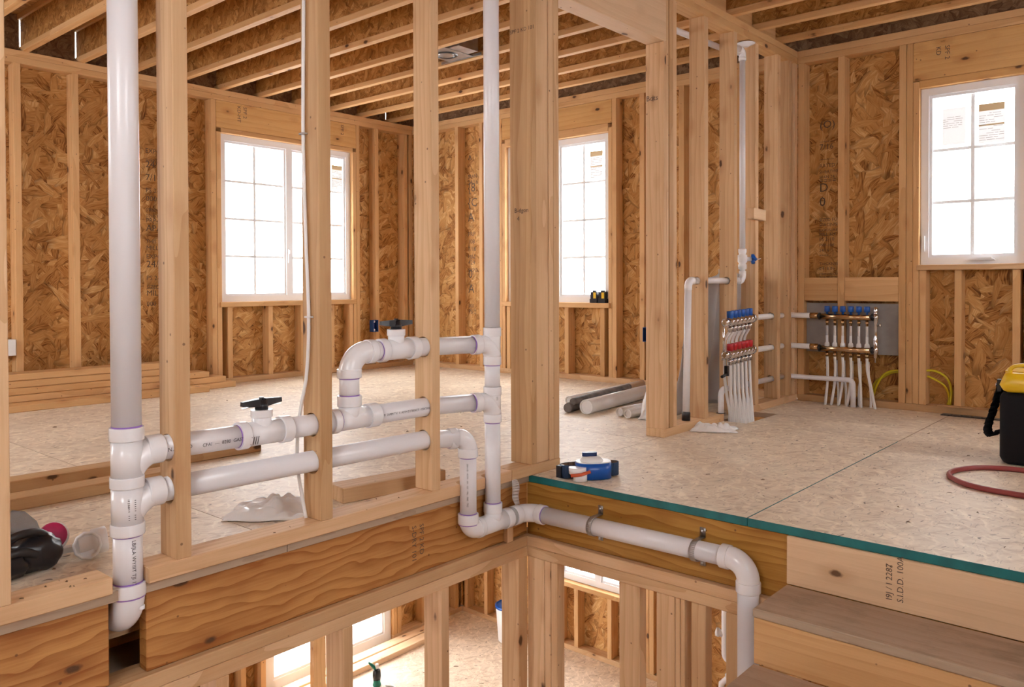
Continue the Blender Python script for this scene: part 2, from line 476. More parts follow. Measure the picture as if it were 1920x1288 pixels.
def text_mb(s, size, fn, mb=None, mi=0):
    """lettering as flat faces; fn maps (along, up) to a point"""
    mb = mb or MB()
    cv = bpy.data.curves.new('lettering', 'FONT')
    cv.body = s; cv.size = size; cv.resolution_u = 2
    ob = bpy.data.objects.new('lettering', cv)
    me = ob.to_mesh()
    b = len(mb.v)
    for v in me.vertices:
        mb.v.append(tuple(fn(v.co.x, v.co.y)))
    for p in me.polygons:
        mb.face([b + i for i in p.vertices], mi)
    ob.to_mesh_clear()
    bpy.data.objects.remove(ob); bpy.data.curves.remove(cv)
    return mb
def plane_fn(o, ax, ay, n, eps=0.0008):
    o = Vector(o) + Vector(n) * eps; ax = Vector(ax); ay = Vector(ay)
    return lambda u, v: o + ax * u + ay * v
def stamp(lines, o, ax, ay, n, size, mat, parent, name='printed_stamp', gap=1.25):
    mb = MB()
    for i, s in enumerate(lines):
        text_mb(s, size, plane_fn(Vector(o) - Vector(ay) * (i * size * gap), ax, ay, n), mb)
    return mb.build(name, mat, parent, fix=False)
def arc(c, a, b, n=8):
    """quarter-circle points from c+a to c+b"""
    c = Vector(c); a = Vector(a); b = Vector(b)
    return [c + a * math.cos(PI / 2 * i / n) + b * math.sin(PI / 2 * i / n) for i in range(n + 1)]
def spline(pts, n=8):
    pts = [Vector(p) for p in pts]
    q = [pts[0] * 2 - pts[1]] + pts + [pts[-1] * 2 - pts[-2]]
    out = []
    for i in range(1, len(q) - 2):
        for k in range(n):
            t = k / n
            a, b, c, d = q[i - 1], q[i], q[i + 1], q[i + 2]
            out.append(0.5 * ((2 * b) + (c - a) * t + (2 * a - 5 * b + 4 * c - d) * t * t + (3 * b - a - 3 * c + d) * t ** 3))
    out.append(pts[-1])
    return out

# ================================================================== the setting
XL, YB = -4.0, 2.924            # faces of the left and the far wall
HT = 2.44                       # top of the wall plates
LT = 0.045                      # timber thickness
ZLOW = -2.36                    # lower floor
YN = -3.4                       # near end of the framing

ground = MB().box((-60, -60, -2.9), (60, 60, -2.75)).build('ground', 'snow'); tag(ground, 'snowy white ground outside the house', 'ground', kind='structure')

# ---- upper floor
fl = thing('floor', 'worn strand board subfloor of the upper level', 'floor', (0, 0, 0), kind='structure')
G = 0.0008
xs = [-4.1, -3.0, -2.0, -1.0, -0.02]
ys = [YN, -1.2, 1.0, 3.02]
for i in range(4):
    for j in range(3):
        board('floor_panel', (xs[i] + G, ys[j] + G, -0.03), (xs[i + 1] - G, ys[j + 1] - G, 0), ['floor', 'chip'], fl, 0.001)
# right-hand field with a cut-out where the heating tubes go down
HX1, HY0, HY1 = 0.14, 1.80, 2.24
for lo, hi in (((-0.02, 0.0), (0.975, HY0)), ((-0.02, HY1), (0.975, 3.02)), ((HX1, HY0), (0.975, HY1)), ((0.975, 0.0), (2.0, 3.02)), ((2.0, 0.0), (3.2, 3.02))):
    g0 = G if lo[0] in (0.975, 2.0) else 0
    board('floor_panel', (lo[0] + g0, lo[1], -0.03), (hi[0] - (G if hi[0] in (0.975, 2.0) else 0), hi[1], 0), ['floor', 'teal' if lo[1] == 0.0 else 'chip'], fl, 0.002)
# rim beams round the stair opening
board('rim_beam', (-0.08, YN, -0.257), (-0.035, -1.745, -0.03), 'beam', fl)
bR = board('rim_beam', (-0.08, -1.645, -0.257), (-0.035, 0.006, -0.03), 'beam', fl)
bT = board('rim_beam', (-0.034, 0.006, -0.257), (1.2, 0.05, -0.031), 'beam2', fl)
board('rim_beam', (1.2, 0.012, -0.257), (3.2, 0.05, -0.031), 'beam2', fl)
stamp(['SPF 2 KD', 'S-DRY 101'], (-0.035, -0.62, -0.075), (0, 0, -1), (0, 1, 0), (1, 0, 0), 0.03, 'stamp', bR)
for k in range(9):
    y = -3.2 + 0.372 * k
    if abs(y + 1.69) > 0.12:
        board('floor_joist', (-4.1, y, -0.257), (-0.08, y + 0.045, -0.03), 'header', fl)
for k in range(7):
    board('floor_joist', (-4.1 if k else -4.1, 0.2 + 0.4 * k, -0.257), (3.2, 0.245 + 0.4 * k, -0.032), 'header', fl)
board('blocking', (-0.22, -1.86, -0.19), (-0.17, -1.50, -0.155), 'stud', fl)
board('blocking', (-0.42, -2.1, -0.32), (-0.375, -1.3, -0.03), 'header', fl)
board('blocking', (-0.37, -2.1, -0.34), (-0.11, -1.3, -0.30), 'chip', fl)

# ---- ceiling
ce = thing('ceiling', 'open ceiling of timber joists with strand board webs and deck', 'ceiling', (0, 0, HT), kind='structure')
JY = [2.683 - 0.366 * k for k in range(17)]
JH = 0.27
for k, y in enumerate(JY):
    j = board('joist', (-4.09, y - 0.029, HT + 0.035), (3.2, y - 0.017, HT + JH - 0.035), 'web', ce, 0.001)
    board('bottom_flange', (-4.09, y - 0.048, HT), (3.2, y, HT + 0.038), 'pine', j)
    board('top_flange', (-4.09, y - 0.048, HT + JH - 0.038), (3.2, y, HT + JH), 'pine', j)
    if k in (6, 7):
        stamp(['TJI 210  ICC  SERIES'], (-1.9 + .3 * k, y - 0.029, HT + 0.11), (1, 0, 0), (0, 0, 1), (0, -1, 0), 0.05, 'stamp', j)
for i, (a, b) in enumerate(((-4.12, -2.9), (-2.9, -1.7), (-1.7, -0.5), (-0.5, 0.7), (0.7, 1.9), (1.9, 3.32))):
    board('deck_panel', (a + .001, YN - .11, HT + JH), (b - .001, 3.03, HT + JH + 0.02), 'osb', ce, 0.001)
ys2 = sorted(JY)
for k in range(len(ys2) - 1):
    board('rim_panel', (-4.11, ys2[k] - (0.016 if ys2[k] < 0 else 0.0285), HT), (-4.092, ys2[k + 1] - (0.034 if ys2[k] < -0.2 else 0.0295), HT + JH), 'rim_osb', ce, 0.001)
    if ys2[k] > -0.2:
        board('blocking', (-0.075, ys2[k] + 0.006, HT + 0.001), (-0.035, ys2[k + 1] - 0.054, HT + JH - 0.002), 'pine', ce, 0.001)
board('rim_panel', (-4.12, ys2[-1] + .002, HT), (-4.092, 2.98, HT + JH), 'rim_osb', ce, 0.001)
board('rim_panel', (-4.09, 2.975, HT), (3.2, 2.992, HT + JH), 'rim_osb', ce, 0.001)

# ---- walls
def col_L(parent, y0, y1, z0, z1, mat='pine', name='stud', x1=XL, dep=0.10):  # default pine puts amber bounce light into the stud colour
    return board(name, (x1 - dep, y0, z0), (x1, y1, z1), mat, parent)
def col_B(parent, x0, x1, z0, z1, mat='pine', name='stud', y0=YB, dep=0.10):  # same pine, its gold standing in for light bounced indoors
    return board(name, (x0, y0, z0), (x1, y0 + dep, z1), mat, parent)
ZP = HT - 2 * LT                # underside of the double plate
wl = thing('wall_left', 'framed left wall of studs and strand board with a double window', 'wall', (XL, 0, 0), kind='structure')
wL_y0, wL_y1, wL_z0, wL_z1 = 0.814, 2.165, 0.683, 2.085
for y in (-3.25, -2.88, -2.50, -2.13, -1.76, -1.42, -1.06, -0.715, -0.34, 0.035, 0.41):
    col_L(wl, y, y + LT, LT, ZP)
col_L(wl, 0.724, 0.768, LT, ZP); col_L(wl, 0.770, 0.812, LT, 2.09)
col_L(wl, 2.167, 2.205, LT, 2.09); col_L(wl, 2.207, 2.247, LT, ZP)
for y in (2.437, 2.81, 2.878):
    col_L(wl, y, y + LT, LT, ZP)
for y in (0.862, 1.246, 1.575, 1.90, 2.118):
    col_L(wl, y, y + 0.043, LT, 0.64, name='cripple_stud')
board('sole_plate', (XL - 0.10, YN, 0), (XL, 2.924, LT), 'stud', wl)
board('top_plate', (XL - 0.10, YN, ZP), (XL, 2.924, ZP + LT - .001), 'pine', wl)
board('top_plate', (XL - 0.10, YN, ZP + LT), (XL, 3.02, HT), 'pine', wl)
hdr = board('header', (XL - 0.10, 0.770, 2.125), (XL, 2.205, ZP - .002), 'header', wl)
stamp(['SPF 2', 'KD-HT'], (XL, 1.02, 2.33), (0, 0, -1), (0, 1, 0), (1, 0, 0), 0.045, 'stamp', hdr)
stamp(['SPF 2'], (XL, 2.03, 2.33), (0, 0, -1), (0, 1, 0), (1, 0, 0), 0.045, 'stamp', hdr)
board('head_jamb', (XL - 0.10, 0.812, 2.085), (XL + 0.004, 2.167, 2.123), 'pine', wl)
board('window_sill', (XL - 0.10, 0.79, 0.640), (XL + 0.022, 2.19, 0.682), 'pine', wl)
def osb_wall_L(parent, x, zbot, ztop, ysegs, opening=None):
    for (a, b) in ysegs:
        board('sheathing_panel', (x - 0.012, a + .001, zbot), (x, b - .001, ztop), 'osb', parent, 0.0005)
osb_wall_L(wl, XL - 0.101, 0, HT, [(YN, -2.3), (-2.3, -1.1), (-1.1, 0.10), (0.10, 0.80), (2.18, 3.03)])
board('sheathing_panel', (XL - 0.113, 0.80, 0), (XL - 0.101, 2.18, 0.66), 'osb', wl, 0.0005)
board('sheathing_panel', (XL - 0.113, 0.80, 2.10), (XL - 0.101, 2.18, HT), 'osb', wl, 0.0005)
# ink print on the sheathing between the studs
pr = MB()
zz = 1.86
for i, (s, sz) in enumerate((('EXPOSURE 1', .05), ('SHEATHING SPAN', .034), ('24/16', .075), ('7/16', .07), ('PS 2-10', .05), ('000', .06), ('STRENGTH AXIS', .034), ('SIZED FOR SPACING', .03), ('PRP-108', .05), ('APA 24', .07), ('THIS SIDE', .04), ('MILL 424', .05), ('EXPOSURE 1', .05), ('24/16', .075), ('PS 2-10', .05), ('SIZED FOR', .04), ('MILL 424', .06), ('000', .05))):
    text_mb(s, sz, plane_fn((XL - 0.1005, 0.23, zz), (0, 1, 0), (0, 0, 1), (1, 0, 0)), pr)
    zz -= sz * 1.35
pr.build('printed_stamp', 'stamp', wl, fix=False)

wb = thing('wall_back', 'framed far wall of studs and strand board with two windows', 'wall', (0, YB, 0), kind='structure')
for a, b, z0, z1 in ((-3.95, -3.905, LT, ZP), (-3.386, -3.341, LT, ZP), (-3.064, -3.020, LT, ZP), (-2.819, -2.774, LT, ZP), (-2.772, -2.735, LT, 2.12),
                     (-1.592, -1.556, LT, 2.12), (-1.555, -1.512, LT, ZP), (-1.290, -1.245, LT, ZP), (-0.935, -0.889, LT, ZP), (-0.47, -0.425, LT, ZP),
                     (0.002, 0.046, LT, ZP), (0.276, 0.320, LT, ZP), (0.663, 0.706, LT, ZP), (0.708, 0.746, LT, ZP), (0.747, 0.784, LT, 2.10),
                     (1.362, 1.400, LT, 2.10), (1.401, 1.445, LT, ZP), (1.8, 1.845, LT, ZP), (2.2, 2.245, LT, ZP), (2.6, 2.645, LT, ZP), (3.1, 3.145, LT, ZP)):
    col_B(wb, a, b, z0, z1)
for a in (-2.72, -2.38, -2.05, -1.676):
    col_B(wb, a, a + 0.044, LT, 0.619, name='cripple_stud')
for a in (0.786, 0.988, 1.298):
    col_B(wb, a, a + 0.040, LT, 0.90, name='cripple_stud')
board('sole_plate', (XL, YB, 0), (-0.10, YB + 0.10, LT), 'stud', wb)
board('sole_plate', (0.001, YB, 0), (3.2, YB + 0.10, LT), 'stud', wb)
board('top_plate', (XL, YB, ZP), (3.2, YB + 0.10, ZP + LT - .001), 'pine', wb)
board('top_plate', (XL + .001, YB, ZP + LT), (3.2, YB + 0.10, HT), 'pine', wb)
board('header', (-2.772, YB, 2.155), (-1.556, YB + 0.10, ZP - .002), 'header', wb)
board('head_jamb', (-2.735, YB - 0.004, 2.085), (-1.592, YB + 0.10, 2.153), 'pine', wb)
board('window_sill', (-2.76, YB - 0.022, 0.620), (-1.57, YB + 0.10, 0.662), 'pine', wb)
h3 = board('header', (0.747, YB, 2.105), (1.401, YB + 0.10, ZP - .002), 'header', wb)
stamp(['SPF 2', 'KD'], (0.93, YB, 2.30), (0, 0, -1), (1, 0, 0), (0, -1, 0), 0.04, 'stamp', h3)
board('head_jamb', (0.784, YB - 0.004, 2.055), (1.362, YB + 0.10, 2.103), 'header', wb)
board('window_sill', (0.775, YB - 0.02, 0.901), (1.37, YB + 0.10, 0.935), 'stud', wb)
board('backing_block', (0.047, YB + 0.004, 0.70), (0.275, YB + 0.045, 0.86), 'pine', wb)
board('backing_block', (0.321, YB + 0.004, 0.70), (0.662, YB + 0.045, 0.86), 'pine', wb)
yo = YB + 0.101
for a, b, z0, z1 in ((-4.1, -3.2, 0, HT), (-3.2, -2.75, 0, HT), (-2.75, -1.58, 0, 0.64), (-2.75, -1.58, 2.14, HT), (-1.58, -0.4, 0, HT), (-0.4, 0.77, 0, HT), (0.77, 1.38, 0, 0.92), (0.77, 1.38, 2.08, HT), (1.38, 2.3, 0, HT), (2.3, 3.2, 0, HT)):
    board('sheathing_panel', (a + .001, yo, z0), (b - .001, yo + 0.012, z1), 'osb', wb, 0.0005)
pr = MB()
zz = 1.90
for s, sz in (('(O)', .075), ('____', .05), ('7/16', .055), ('____', .05), ('RATED', .035), ('SHEATHING', .03), ('SPAN 24/16', .028), ('====', .05), ('D', .085), ('0', .09), ('SIZED FOR', .03), ('SPACING', .03), ('EXPOSURE 1', .026), ('MILL 424', .03), ('PS 2-10', .034), ('PRP-108', .03), ('24/16', .03), ('----', .05), ('THICKNESS', .028), ('0.418 IN', .03), ('STRENGTH AXIS', .02), ('THIS DIRECTION', .02), ('000', .05)):
    text_mb(s, sz, plane_fn((0.115, yo - 0.0002, zz), (1, 0, 0), (0, 0, 1), (0, -1, 0)), pr)
    zz -= sz * 1.18
pr.build('printed_stamp', 'stamp', wb, fix=False)
pr = MB()
zz = 2.0
for s, sz in (('^', .12), ('SPAN', .05), ('24/16', .06), ('{8', .12), ('{C', .12), ('A', .12), ('PRP', .06), ('108', .06), ('7/16', .06), ('MILL', .05), ('424', .06), ('EXPO', .05), ('0', .12), ('A', .12), ('000', .05), ('PS 2', .06)):
    text_mb(s, sz, plane_fn((-3.305, yo - 0.0002, zz), (1, 0, 0), (0, 0, 1), (0, -1, 0)), pr)
    zz -= sz * 1.2
pr.build('printed_stamp', 'stamp', wb, fix=False)

# ---- the partition beside the stairs
PX = -0.097
wp = thing('wall_partition', 'open stud partition beside the stair opening', 'wall', (0, 0, 0), kind='structure')
XH = -0.05                      # pipes run in the middle of the studs
PIPES = {'top': 0.585, 'mid': 0.358, 'low': 0.233}
def hz(y, zs, r=0.040):
    return [((XH, y - .1, z), (XH, y + .15, z), r) for z in zs]
def stud_P(y0, y1, z0=LT, z1=ZP, dep=0.097, holes=None, mat='stud', name='stud'):
    return board(name, (-dep, y0, z0), (0, y1, z1), mat, wp, holes=holes)
for y in (-3.2, -2.88, -2.48, -2.032):
    stud_P(y, y + LT)
stud_P(-1.573, -1.528, holes=hz(-1.573, (0.358, 0.236)))
stud_P(-1.085, -1.037, holes=hz(-1.085, (0.358, 0.234)))
stud_P(-0.585, -0.543, holes=hz(-0.585, (0.585, 0.358, 0.232)))
s1 = stud_P(-0.004, 0.032, dep=0.118)
board('stud', (-0.10, 0.034, LT), (-0.004, 0.120, ZP), 'stud', wp)
board('stud', (-0.10, 0.122, LT), (0, 0.153, ZP), 'stud', wp)
board('stud', (-0.10, 0.155, LT), (-0.002, 0.196, ZP), 'stud', wp)
j2 = stud_P(1.102, 1.128, z1=2.105, dep=0.112)
board('stud', (-0.10, 1.131, LT), (-0.003, 1.158, ZP), 'stud', wp)
board('stud', (-0.10, 1.162, LT), (0, 1.198, ZP), 'stud', wp)
board('stud', (-0.10, 1.202, LT), (-0.002, 1.243, ZP), 'stud', wp)
def hs(y, zs, r=0.026):
    return [((XH, y - .1, z), (XH, y + .15, z), r) for z in zs]
stud_P(1.553, 1.601, holes=hs(1.553, (0.838,), .024))
stud_P(1.931, 1.975, holes=hs(1.931, (0.838,), .024))
stud_P(2.235, 2.283, holes=hs(2.235, (0.60, 0.388, 0.176)))
stud_P(2.585, 2.630, holes=hs(2.585, (0.60, 0.388, 0.176)))
stud_P(2.775, 2.815); stud_P(2.878, 2.922)
board('sole_plate', (PX, YN, 0), (0, -1.748, LT), 'stud', wp)
cuts = [((-0.006, y, -.1), (-0.006, y, .1), 0.040) for y in (-0.40, -0.256)]
board('sole_plate', (PX, -1.652, 0), (0, -0.132, LT), 'stud', wp, holes=cuts)
board('sole_plate', (PX, -0.130, 0), (0, 0.198, LT), 'stud', wp)
board('sole_plate', (-0.112, 1.102, 0), (0, 1.80, LT), 'stud', wp)
board('sole_plate', (PX, 2.03, 0), (0, 2.922, LT), 'stud', wp)
board('top_plate', (PX, YN, ZP), (0, 2.922, ZP + LT - .001), 'pine', wp)
board('top_plate', (PX, YN, ZP + LT), (0, 2.922, HT - .001), 'pine', wp)
board('header', (-0.112, 0.199, 2.106), (0, 1.129, ZP - .001), 'white_pine', wp)
board('blocking', (-0.02, 2.16, 1.225), (0.025, 2.34, 1.295), 'white_pine', wp, rot=Matrix.Rotation(-0.02, 3, 'X'))
stamp(['SPF 2 KD 101'], (-0.113, -0.0045, 1.905), (1, 0, 0), (0, 0, 1), (0, -1, 0), 0.024, 'stamp', s1)
stamp(['B-dgon', '  4'], (-0.092, -0.0045, 1.13), (1, 0, 0), (0, 0, 1), (0, -1, 0), 0.028, 'stamp', s1)
stamp(['Bots'], (-0.107, 1.1015, 1.80), (1, 0, 0), (0, 0, 1), (0, -1, 0), 0.04, 'stamp', j2)

# ---- windows
def window(name, label, wall, pos, out, a0, a1, z0, z1, stiles, cols, rows, fw_=0.05, dep=0.05, handle=None):
    """stiles: widths of the sashes as fractions; a runs along the wall, d outwards"""
    def pt(a, d, z):
        return (pos + out * d, a, z) if wall == 'X' else (a, pos + out * d, z)
    def bx(mb, a_0, a_1, d0, d1, z_0, z_1):
        p, q = pt(a_0, d0, z_0), pt(a_1, d1, z_1)
        mb.box([min(p[i], q[i]) for i in range(3)], [max(p[i], q[i]) for i in range(3)])
    root = thing(name, label, 'window', pt((a0 + a1) / 2, 0, z0), kind='structure')
    m = MB()
    bx(m, a0, a0 + fw_, 0, dep, z0, z1); bx(m, a1 - fw_, a1, 0, dep, z0, z1)
    bx(m, a0 + fw_, a1 - fw_, 0, dep, z1 - fw_, z1); bx(m, a0 + fw_, a1 - fw_, 0, dep, z0, z0 + fw_)
    fr = m.build('window_frame', 'vinyl', root)
    inner = (a1 - a0 - 2 * fw_ - 0.055 * (len(stiles) - 1))
    a = a0 + fw_
    for i, f in enumerate(stiles):
        b = a + inner * f
        if i < len(stiles) - 1:
            m = MB(); bx(m, b, b + 0.055, 0.0, dep, z0 + fw_, z1 - fw_); m.build('mullion', 'vinyl', root)
        sw = 0.018
        m = MB()
        for (p0, p1, q0, q1) in ((a, a + sw, z0 + fw_, z1 - fw_), (b - sw, b, z0 + fw_, z1 - fw_), (a + sw, b - sw, z1 - fw_ - sw, z1 - fw_), (a + sw, b - sw, z0 + fw_, z0 + fw_ + sw)):
            bx(m, p0, p1, 0.012, dep - .005, q0, q1)
        sash = m.build('sash', 'vinyl', root)
        g0, g1, h0, h1 = a + sw, b - sw, z0 + fw_ + sw, z1 - fw_ - sw
        m = MB(); bx(m, g0 - .004, g1 + .004, 0.022, 0.026, h0 - .004, h1 + .004); m.build('pane', 'glass', sash)
        for c in range(1, cols):
            x = g0 + (g1 - g0) * c / cols
            m = MB(); bx(m, x - .011, x + .011, 0.028, 0.034, h0, h1); m.build('muntin', 'vinyl', sash)
        for r in range(1, rows):
            z = h0 + (h1 - h0) * r / rows
            m = MB(); bx(m, g0, g1, 0.029, 0.035, z - .010, z + .010); m.build('muntin', 'vinyl', sash)
        a = b + 0.055
    return root, pt
w1, p1 = window('window_1', 'white double casement window with eight-pane grilles in left wall', 'X', XL - 0.045, -1, wL_y0, wL_y1, wL_z0, wL_z1, (0.5, 0.5), 2, 4)
m = MB().box((XL - 0.047, 1.475, 1.02), (XL - 0.032, 1.493, 1.14)); m.box((XL - 0.034, 1.478, 1.10), (XL - 0.018, 1.49, 1.13)); m.build('window_latch', 'vinyl', w1)
w2, p2 = window('window_2', 'white double casement window half behind the stud post in far wall', 'Y', YB + 0.045, 1, -2.733, -1.594, 0.663, 2.083, (0.5, 0.5), 2, 4)
w3, p3 = window('window_3', 'tall white casement window with six-pane grille above the black tool bag', 'Y', YB + 0.035, 1, 0.786, 1.360, 0.936, 2.053, (1.0,), 2, 3, fw_=0.045)
# crank housing and latch of the right-hand window
m = MB()
m.prism([(1.13 + .075 * math.cos(t), YB + 0.034, 0.958 + .020 * max(0, math.sin(t))) for t in [PI * i / 10 for i in range(11)]], (0, -0.028, 0))
m.box((1.11, YB - .004, 0.966), (1.19, YB + 0.008, 0.976))
m.build('window_crank', 'vinyl', w3)
MB().box((0.797, YB + 0.018, 1.02), (0.812, YB + 0.034, 1.12)).build('window_latch', 'vinyl', w3)
# paper labels stuck on the panes
def sticker(root, pt_, a0, a1, z0, z1, seed, cream):
    rnd = random.Random(seed)
    def q(mb, A0, A1, Z0, Z1, d, mi):
        c = [pt_(A0, d, Z0), pt_(A1, d, Z0), pt_(A1, d, Z1), pt_(A0, d, Z1)]
        b = len(mb.v); mb.v += c; mb.face((b, b + 1, b + 2, b + 3), mi)
    mb = MB()
    q(mb, a0, a1, z0, z1, 0.0212, 0)
    hz_ = z1 - z0
    if cream:
        q(mb, a0, a1, z1 - hz_ * .18, z1, 0.0206, 1)
        q(mb, a0, a1, z1 - hz_ * .56, z1 - hz_ * .52, 0.0206, 1)
    for i in range(13):
        z = z1 - hz_ * (.24 + .056 * i)
        if cream or i < 6:
            a = a0 + .004
            while a < a1 - .02:
                b = min(a1 - .004, a + rnd.uniform(.01, .05))
                if rnd.random() < .75:
                    q(mb, a, b, z - hz_ * .012, z, 0.0204, 2)
                a = b + .006
    mb.build('window_label', ['paper', 'paper2', 'greytext'], root, fix=False)
sticker(w3, p3, 0.905, 1.035, 1.685, 1.915, 1, False)
sticker(w3, p3, 1.105, 1.245, 1.675, 1.915, 2, True)
sticker(w2, p2, -1.82, -1.69, 1.71, 1.95, 3, True)
sticker(w1, p1, 1.97, 2.09, 1.72, 1.95, 4, True)

# ---- lower level
lf = thing('floor_lower', 'pale strand board floor of the lower level', 'floor', (0, 0, ZLOW), kind='structure')
for i in range(5):
    for j in range(3):
        x0 = -3.42 + 1.35 * i; y0 = YN + 2.15 * j
        board('floor_panel', (x0 + G, y0 + G, ZLOW - 0.03), (x0 + 1.35 - G, y0 + 2.15 - G, ZLOW), 'floor_low', lf, 0.001)
ZC = -0.343                    # underside of the lower double plate
LX = -3.31
ll = thing('wall_lower_left', 'framed lower left wall with a tall glazed opening', 'wall', (LX, 0, ZLOW), kind='structure')
for y in (-3.0, -2.5, -2.0, -1.5, -1.0, -0.55, -0.1, 0.32, 0.55, 0.72, 2.05, 2.10, 2.40, 2.50, 2.83):
    col_L(ll, y, y + LT, ZLOW + LT, ZC, x1=LX)
board('sole_plate', (LX - .1, YN, ZLOW), (LX, 0.77, ZLOW + LT), 'stud', ll)
board('sole_plate', (LX - .1, 2.05, ZLOW), (LX, YB, ZLOW + LT), 'stud', ll)
board('top_plate', (LX - .1, YN, ZC), (LX, YB, -0.258), 'pine', ll)
board('header', (LX - .1, 0.766, -0.60), (LX, 2.05, ZC - .001), 'header', ll)
osb_wall_L(ll, LX - .101, ZLOW, -0.26, [(YN, -2.3), (-2.3, -1.0), (-1.0, 0.2), (0.2, 0.75), (2.07, 3.03)])
window('window_4', 'tall white glazed door reaching the lower floor', 'X', LX - 0.03, -1, 0.77, 2.045, ZLOW + .005, -0.60, (0.42, 0.58), 1, 1, fw_=0.075, dep=0.06)
for y in (0.965, 1.175):
    col_L(ll, y, y + 0.11, ZLOW, ZC, x1=LX + 0.34, dep=0.05, name='temporary_post')
lb = thing('wall_lower_back', 'framed lower far wall with a low window', 'wall', (0, YB, ZLOW), kind='structure')
for a in (-3.28, -3.02, -2.80, -1.25, -1.205, -0.9, -0.5, -0.40, 0.0, 0.4, 0.8, 1.2, 1.6, 2.0, 2.4, 2.8):
    col_B(lb, a, a + 0.043, ZLOW + LT, ZC)
col_B(lb, -2.20, -2.15, ZLOW + LT, ZC); col_B(lb, -1.30, -1.255, ZLOW + LT, ZC)
for a in (-1.955, -1.61, -2.145, -1.345):
    col_B(lb, a, a + 0.043, ZLOW + LT, -1.80, name='cripple_stud')
board('sole_plate', (LX, YB, ZLOW), (3.2, YB + .1, ZLOW + LT), 'stud', lb)
board('top_plate', (LX, YB, ZC), (3.2, YB + .1, -0.258), 'pine', lb)
board('window_sill', (-2.16, YB - .03, -1.80), (-1.29, YB + .1, -1.76), 'pine', lb)
board('header', (-2.15, YB, -0.60), (-1.30, YB + .1, ZC - .001), 'header', lb)
for a, b, z0, z1 in ((LX - .1, -2.16, ZLOW, -.26), (-2.16, -1.29, ZLOW, -1.78), (-2.16, -1.29, -.61, -.26), (-1.29, 0.0, ZLOW, -.26), (0.0, 1.6, ZLOW, -.26), (1.6, 3.2, ZLOW, -.26)):
    board('sheathing_panel', (a + .001, yo, z0), (b - .001, yo + .012, z1), 'osb', lb, 0.0005)
window('window_5', 'white window above the low sill on the lower level', 'Y', YB + 0.035, 1, -2.148, -1.302, -1.758, -0.602, (0.5, 0.5), 2, 3)
# stud walls that carry the stair opening
lp = thing('wall_lower_partition', 'open stud wall under the long rim beam', 'wall', (0, -1.5, ZLOW), kind='structure')
QX, QY = -0.012, -0.02
board('top_plate', (QX - .1, YN, -0.30), (QX, QY, -0.258), 'stud', lp)
board('top_plate', (QX - .1, YN, -0.343), (QX, QY, -0.301), 'stud', lp)
for y in (-3.2, -2.85, -2.4, -1.93, -1.45, -0.990, -0.530):
    board('stud', (QX - .1, y, ZLOW), (QX, y + 0.041, ZC), 'stud', lp)
board('stud', (QX - .098, -0.078, ZLOW), (QX, -0.0205, ZC), 'stud', lp)
lt = thing('wall_lower_landing', 'open stud wall under the landing beam', 'wall', (0.5, 0, ZLOW), kind='structure')
board('top_plate', (QX - .10, QY + .0005, -0.30), (3.2, QY + .1, -0.258), 'stud', lt)
board('top_plate', (QX - .10, QY + .0005, -0.343), (3.2, QY + .1, -0.301), 'stud', lt)
for a, b in ((-0.0115, 0.080), (0.082, 0.114), (0.116, 0.150), (0.455, 0.548), (0.622, 0.700), (0.702, 0.722), (0.724, 0.742), (0.768, 0.826), (0.905, 0.95)):
    board('stud', (a, QY, ZLOW), (b, QY + .05, ZC), 'stud', lt)

# ---- unseen walls added behind the viewer, openings sized to balance the daylight
wn = thing('wall_near_added', 'unseen added wall behind the viewer, openings sized for the light', 'wall', (0, YN, 0), kind='structure')
wr_ = thing('wall_right_added', 'unseen added wall right of the stairs, openings sized for the light', 'wall', (3.2, 0, 0), kind='structure')
def holed(parent, axis, pos, a0, a1, z0, z1, ops):
    """sheathing panels round the added light openings (a, b, z low, z high)"""
    def pan(a, b, c, d):
        if b - a > .01 and d - c > .01:
            lo, hi = ((a, pos, c), (b, pos + .012, d)) if axis == 'Y' else ((pos, a, c), (pos + .012, b, d))
            board('sheathing_panel', lo, hi, 'osb', parent, .0005)
    cur = a0
    for (a, b, c, d) in sorted(ops):
        pan(cur, a, z0, z1); pan(a, b, z0, c); pan(a, b, d, z1); cur = b
    pan(cur, a1, z0, z1)
NEAR_OPS = [(-3.4, -2.2, 0.7, 2.1), (0.7, 1.5, 1.1, 2.1)]
RIGHT_OPS = [(-2.1, -1.3, 1.1, 2.1), (1.2, 1.8, 1.1, 2.1)]
holed(wn, 'Y', YN - 0.10, -4.12, 3.3, -0.26, HT + JH, NEAR_OPS)
holed(wn, 'Y', YN - 0.10, -3.42, 3.3, ZLOW, -0.26, [(-2.4, -1.4, ZLOW + .4, -0.8)])
holed(wr_, 'X', 3.3, YN - .1, 3.03, -0.26, HT + JH, RIGHT_OPS)
holed(wr_, 'X', 3.3, YN - .1, 3.03, ZLOW, -0.26, [(-2.2, -1.5, ZLOW + .6, -0.9)])
for k in range(16):
    x = -4.0 + .47 * k
    if not any(a - .05 < x < b for a, b, c, d in NEAR_OPS):
        board('stud', (x, YN - .1, LT), (x + LT, YN, ZP), 'stud', wn)
for k in range(14):
    y = YN + .46 * k
    if not any(a - .05 < y < b for a, b, c, d in RIGHT_OPS):
        board('stud', (3.2, y, LT), (3.3, y + LT, ZP), 'stud', wr_)

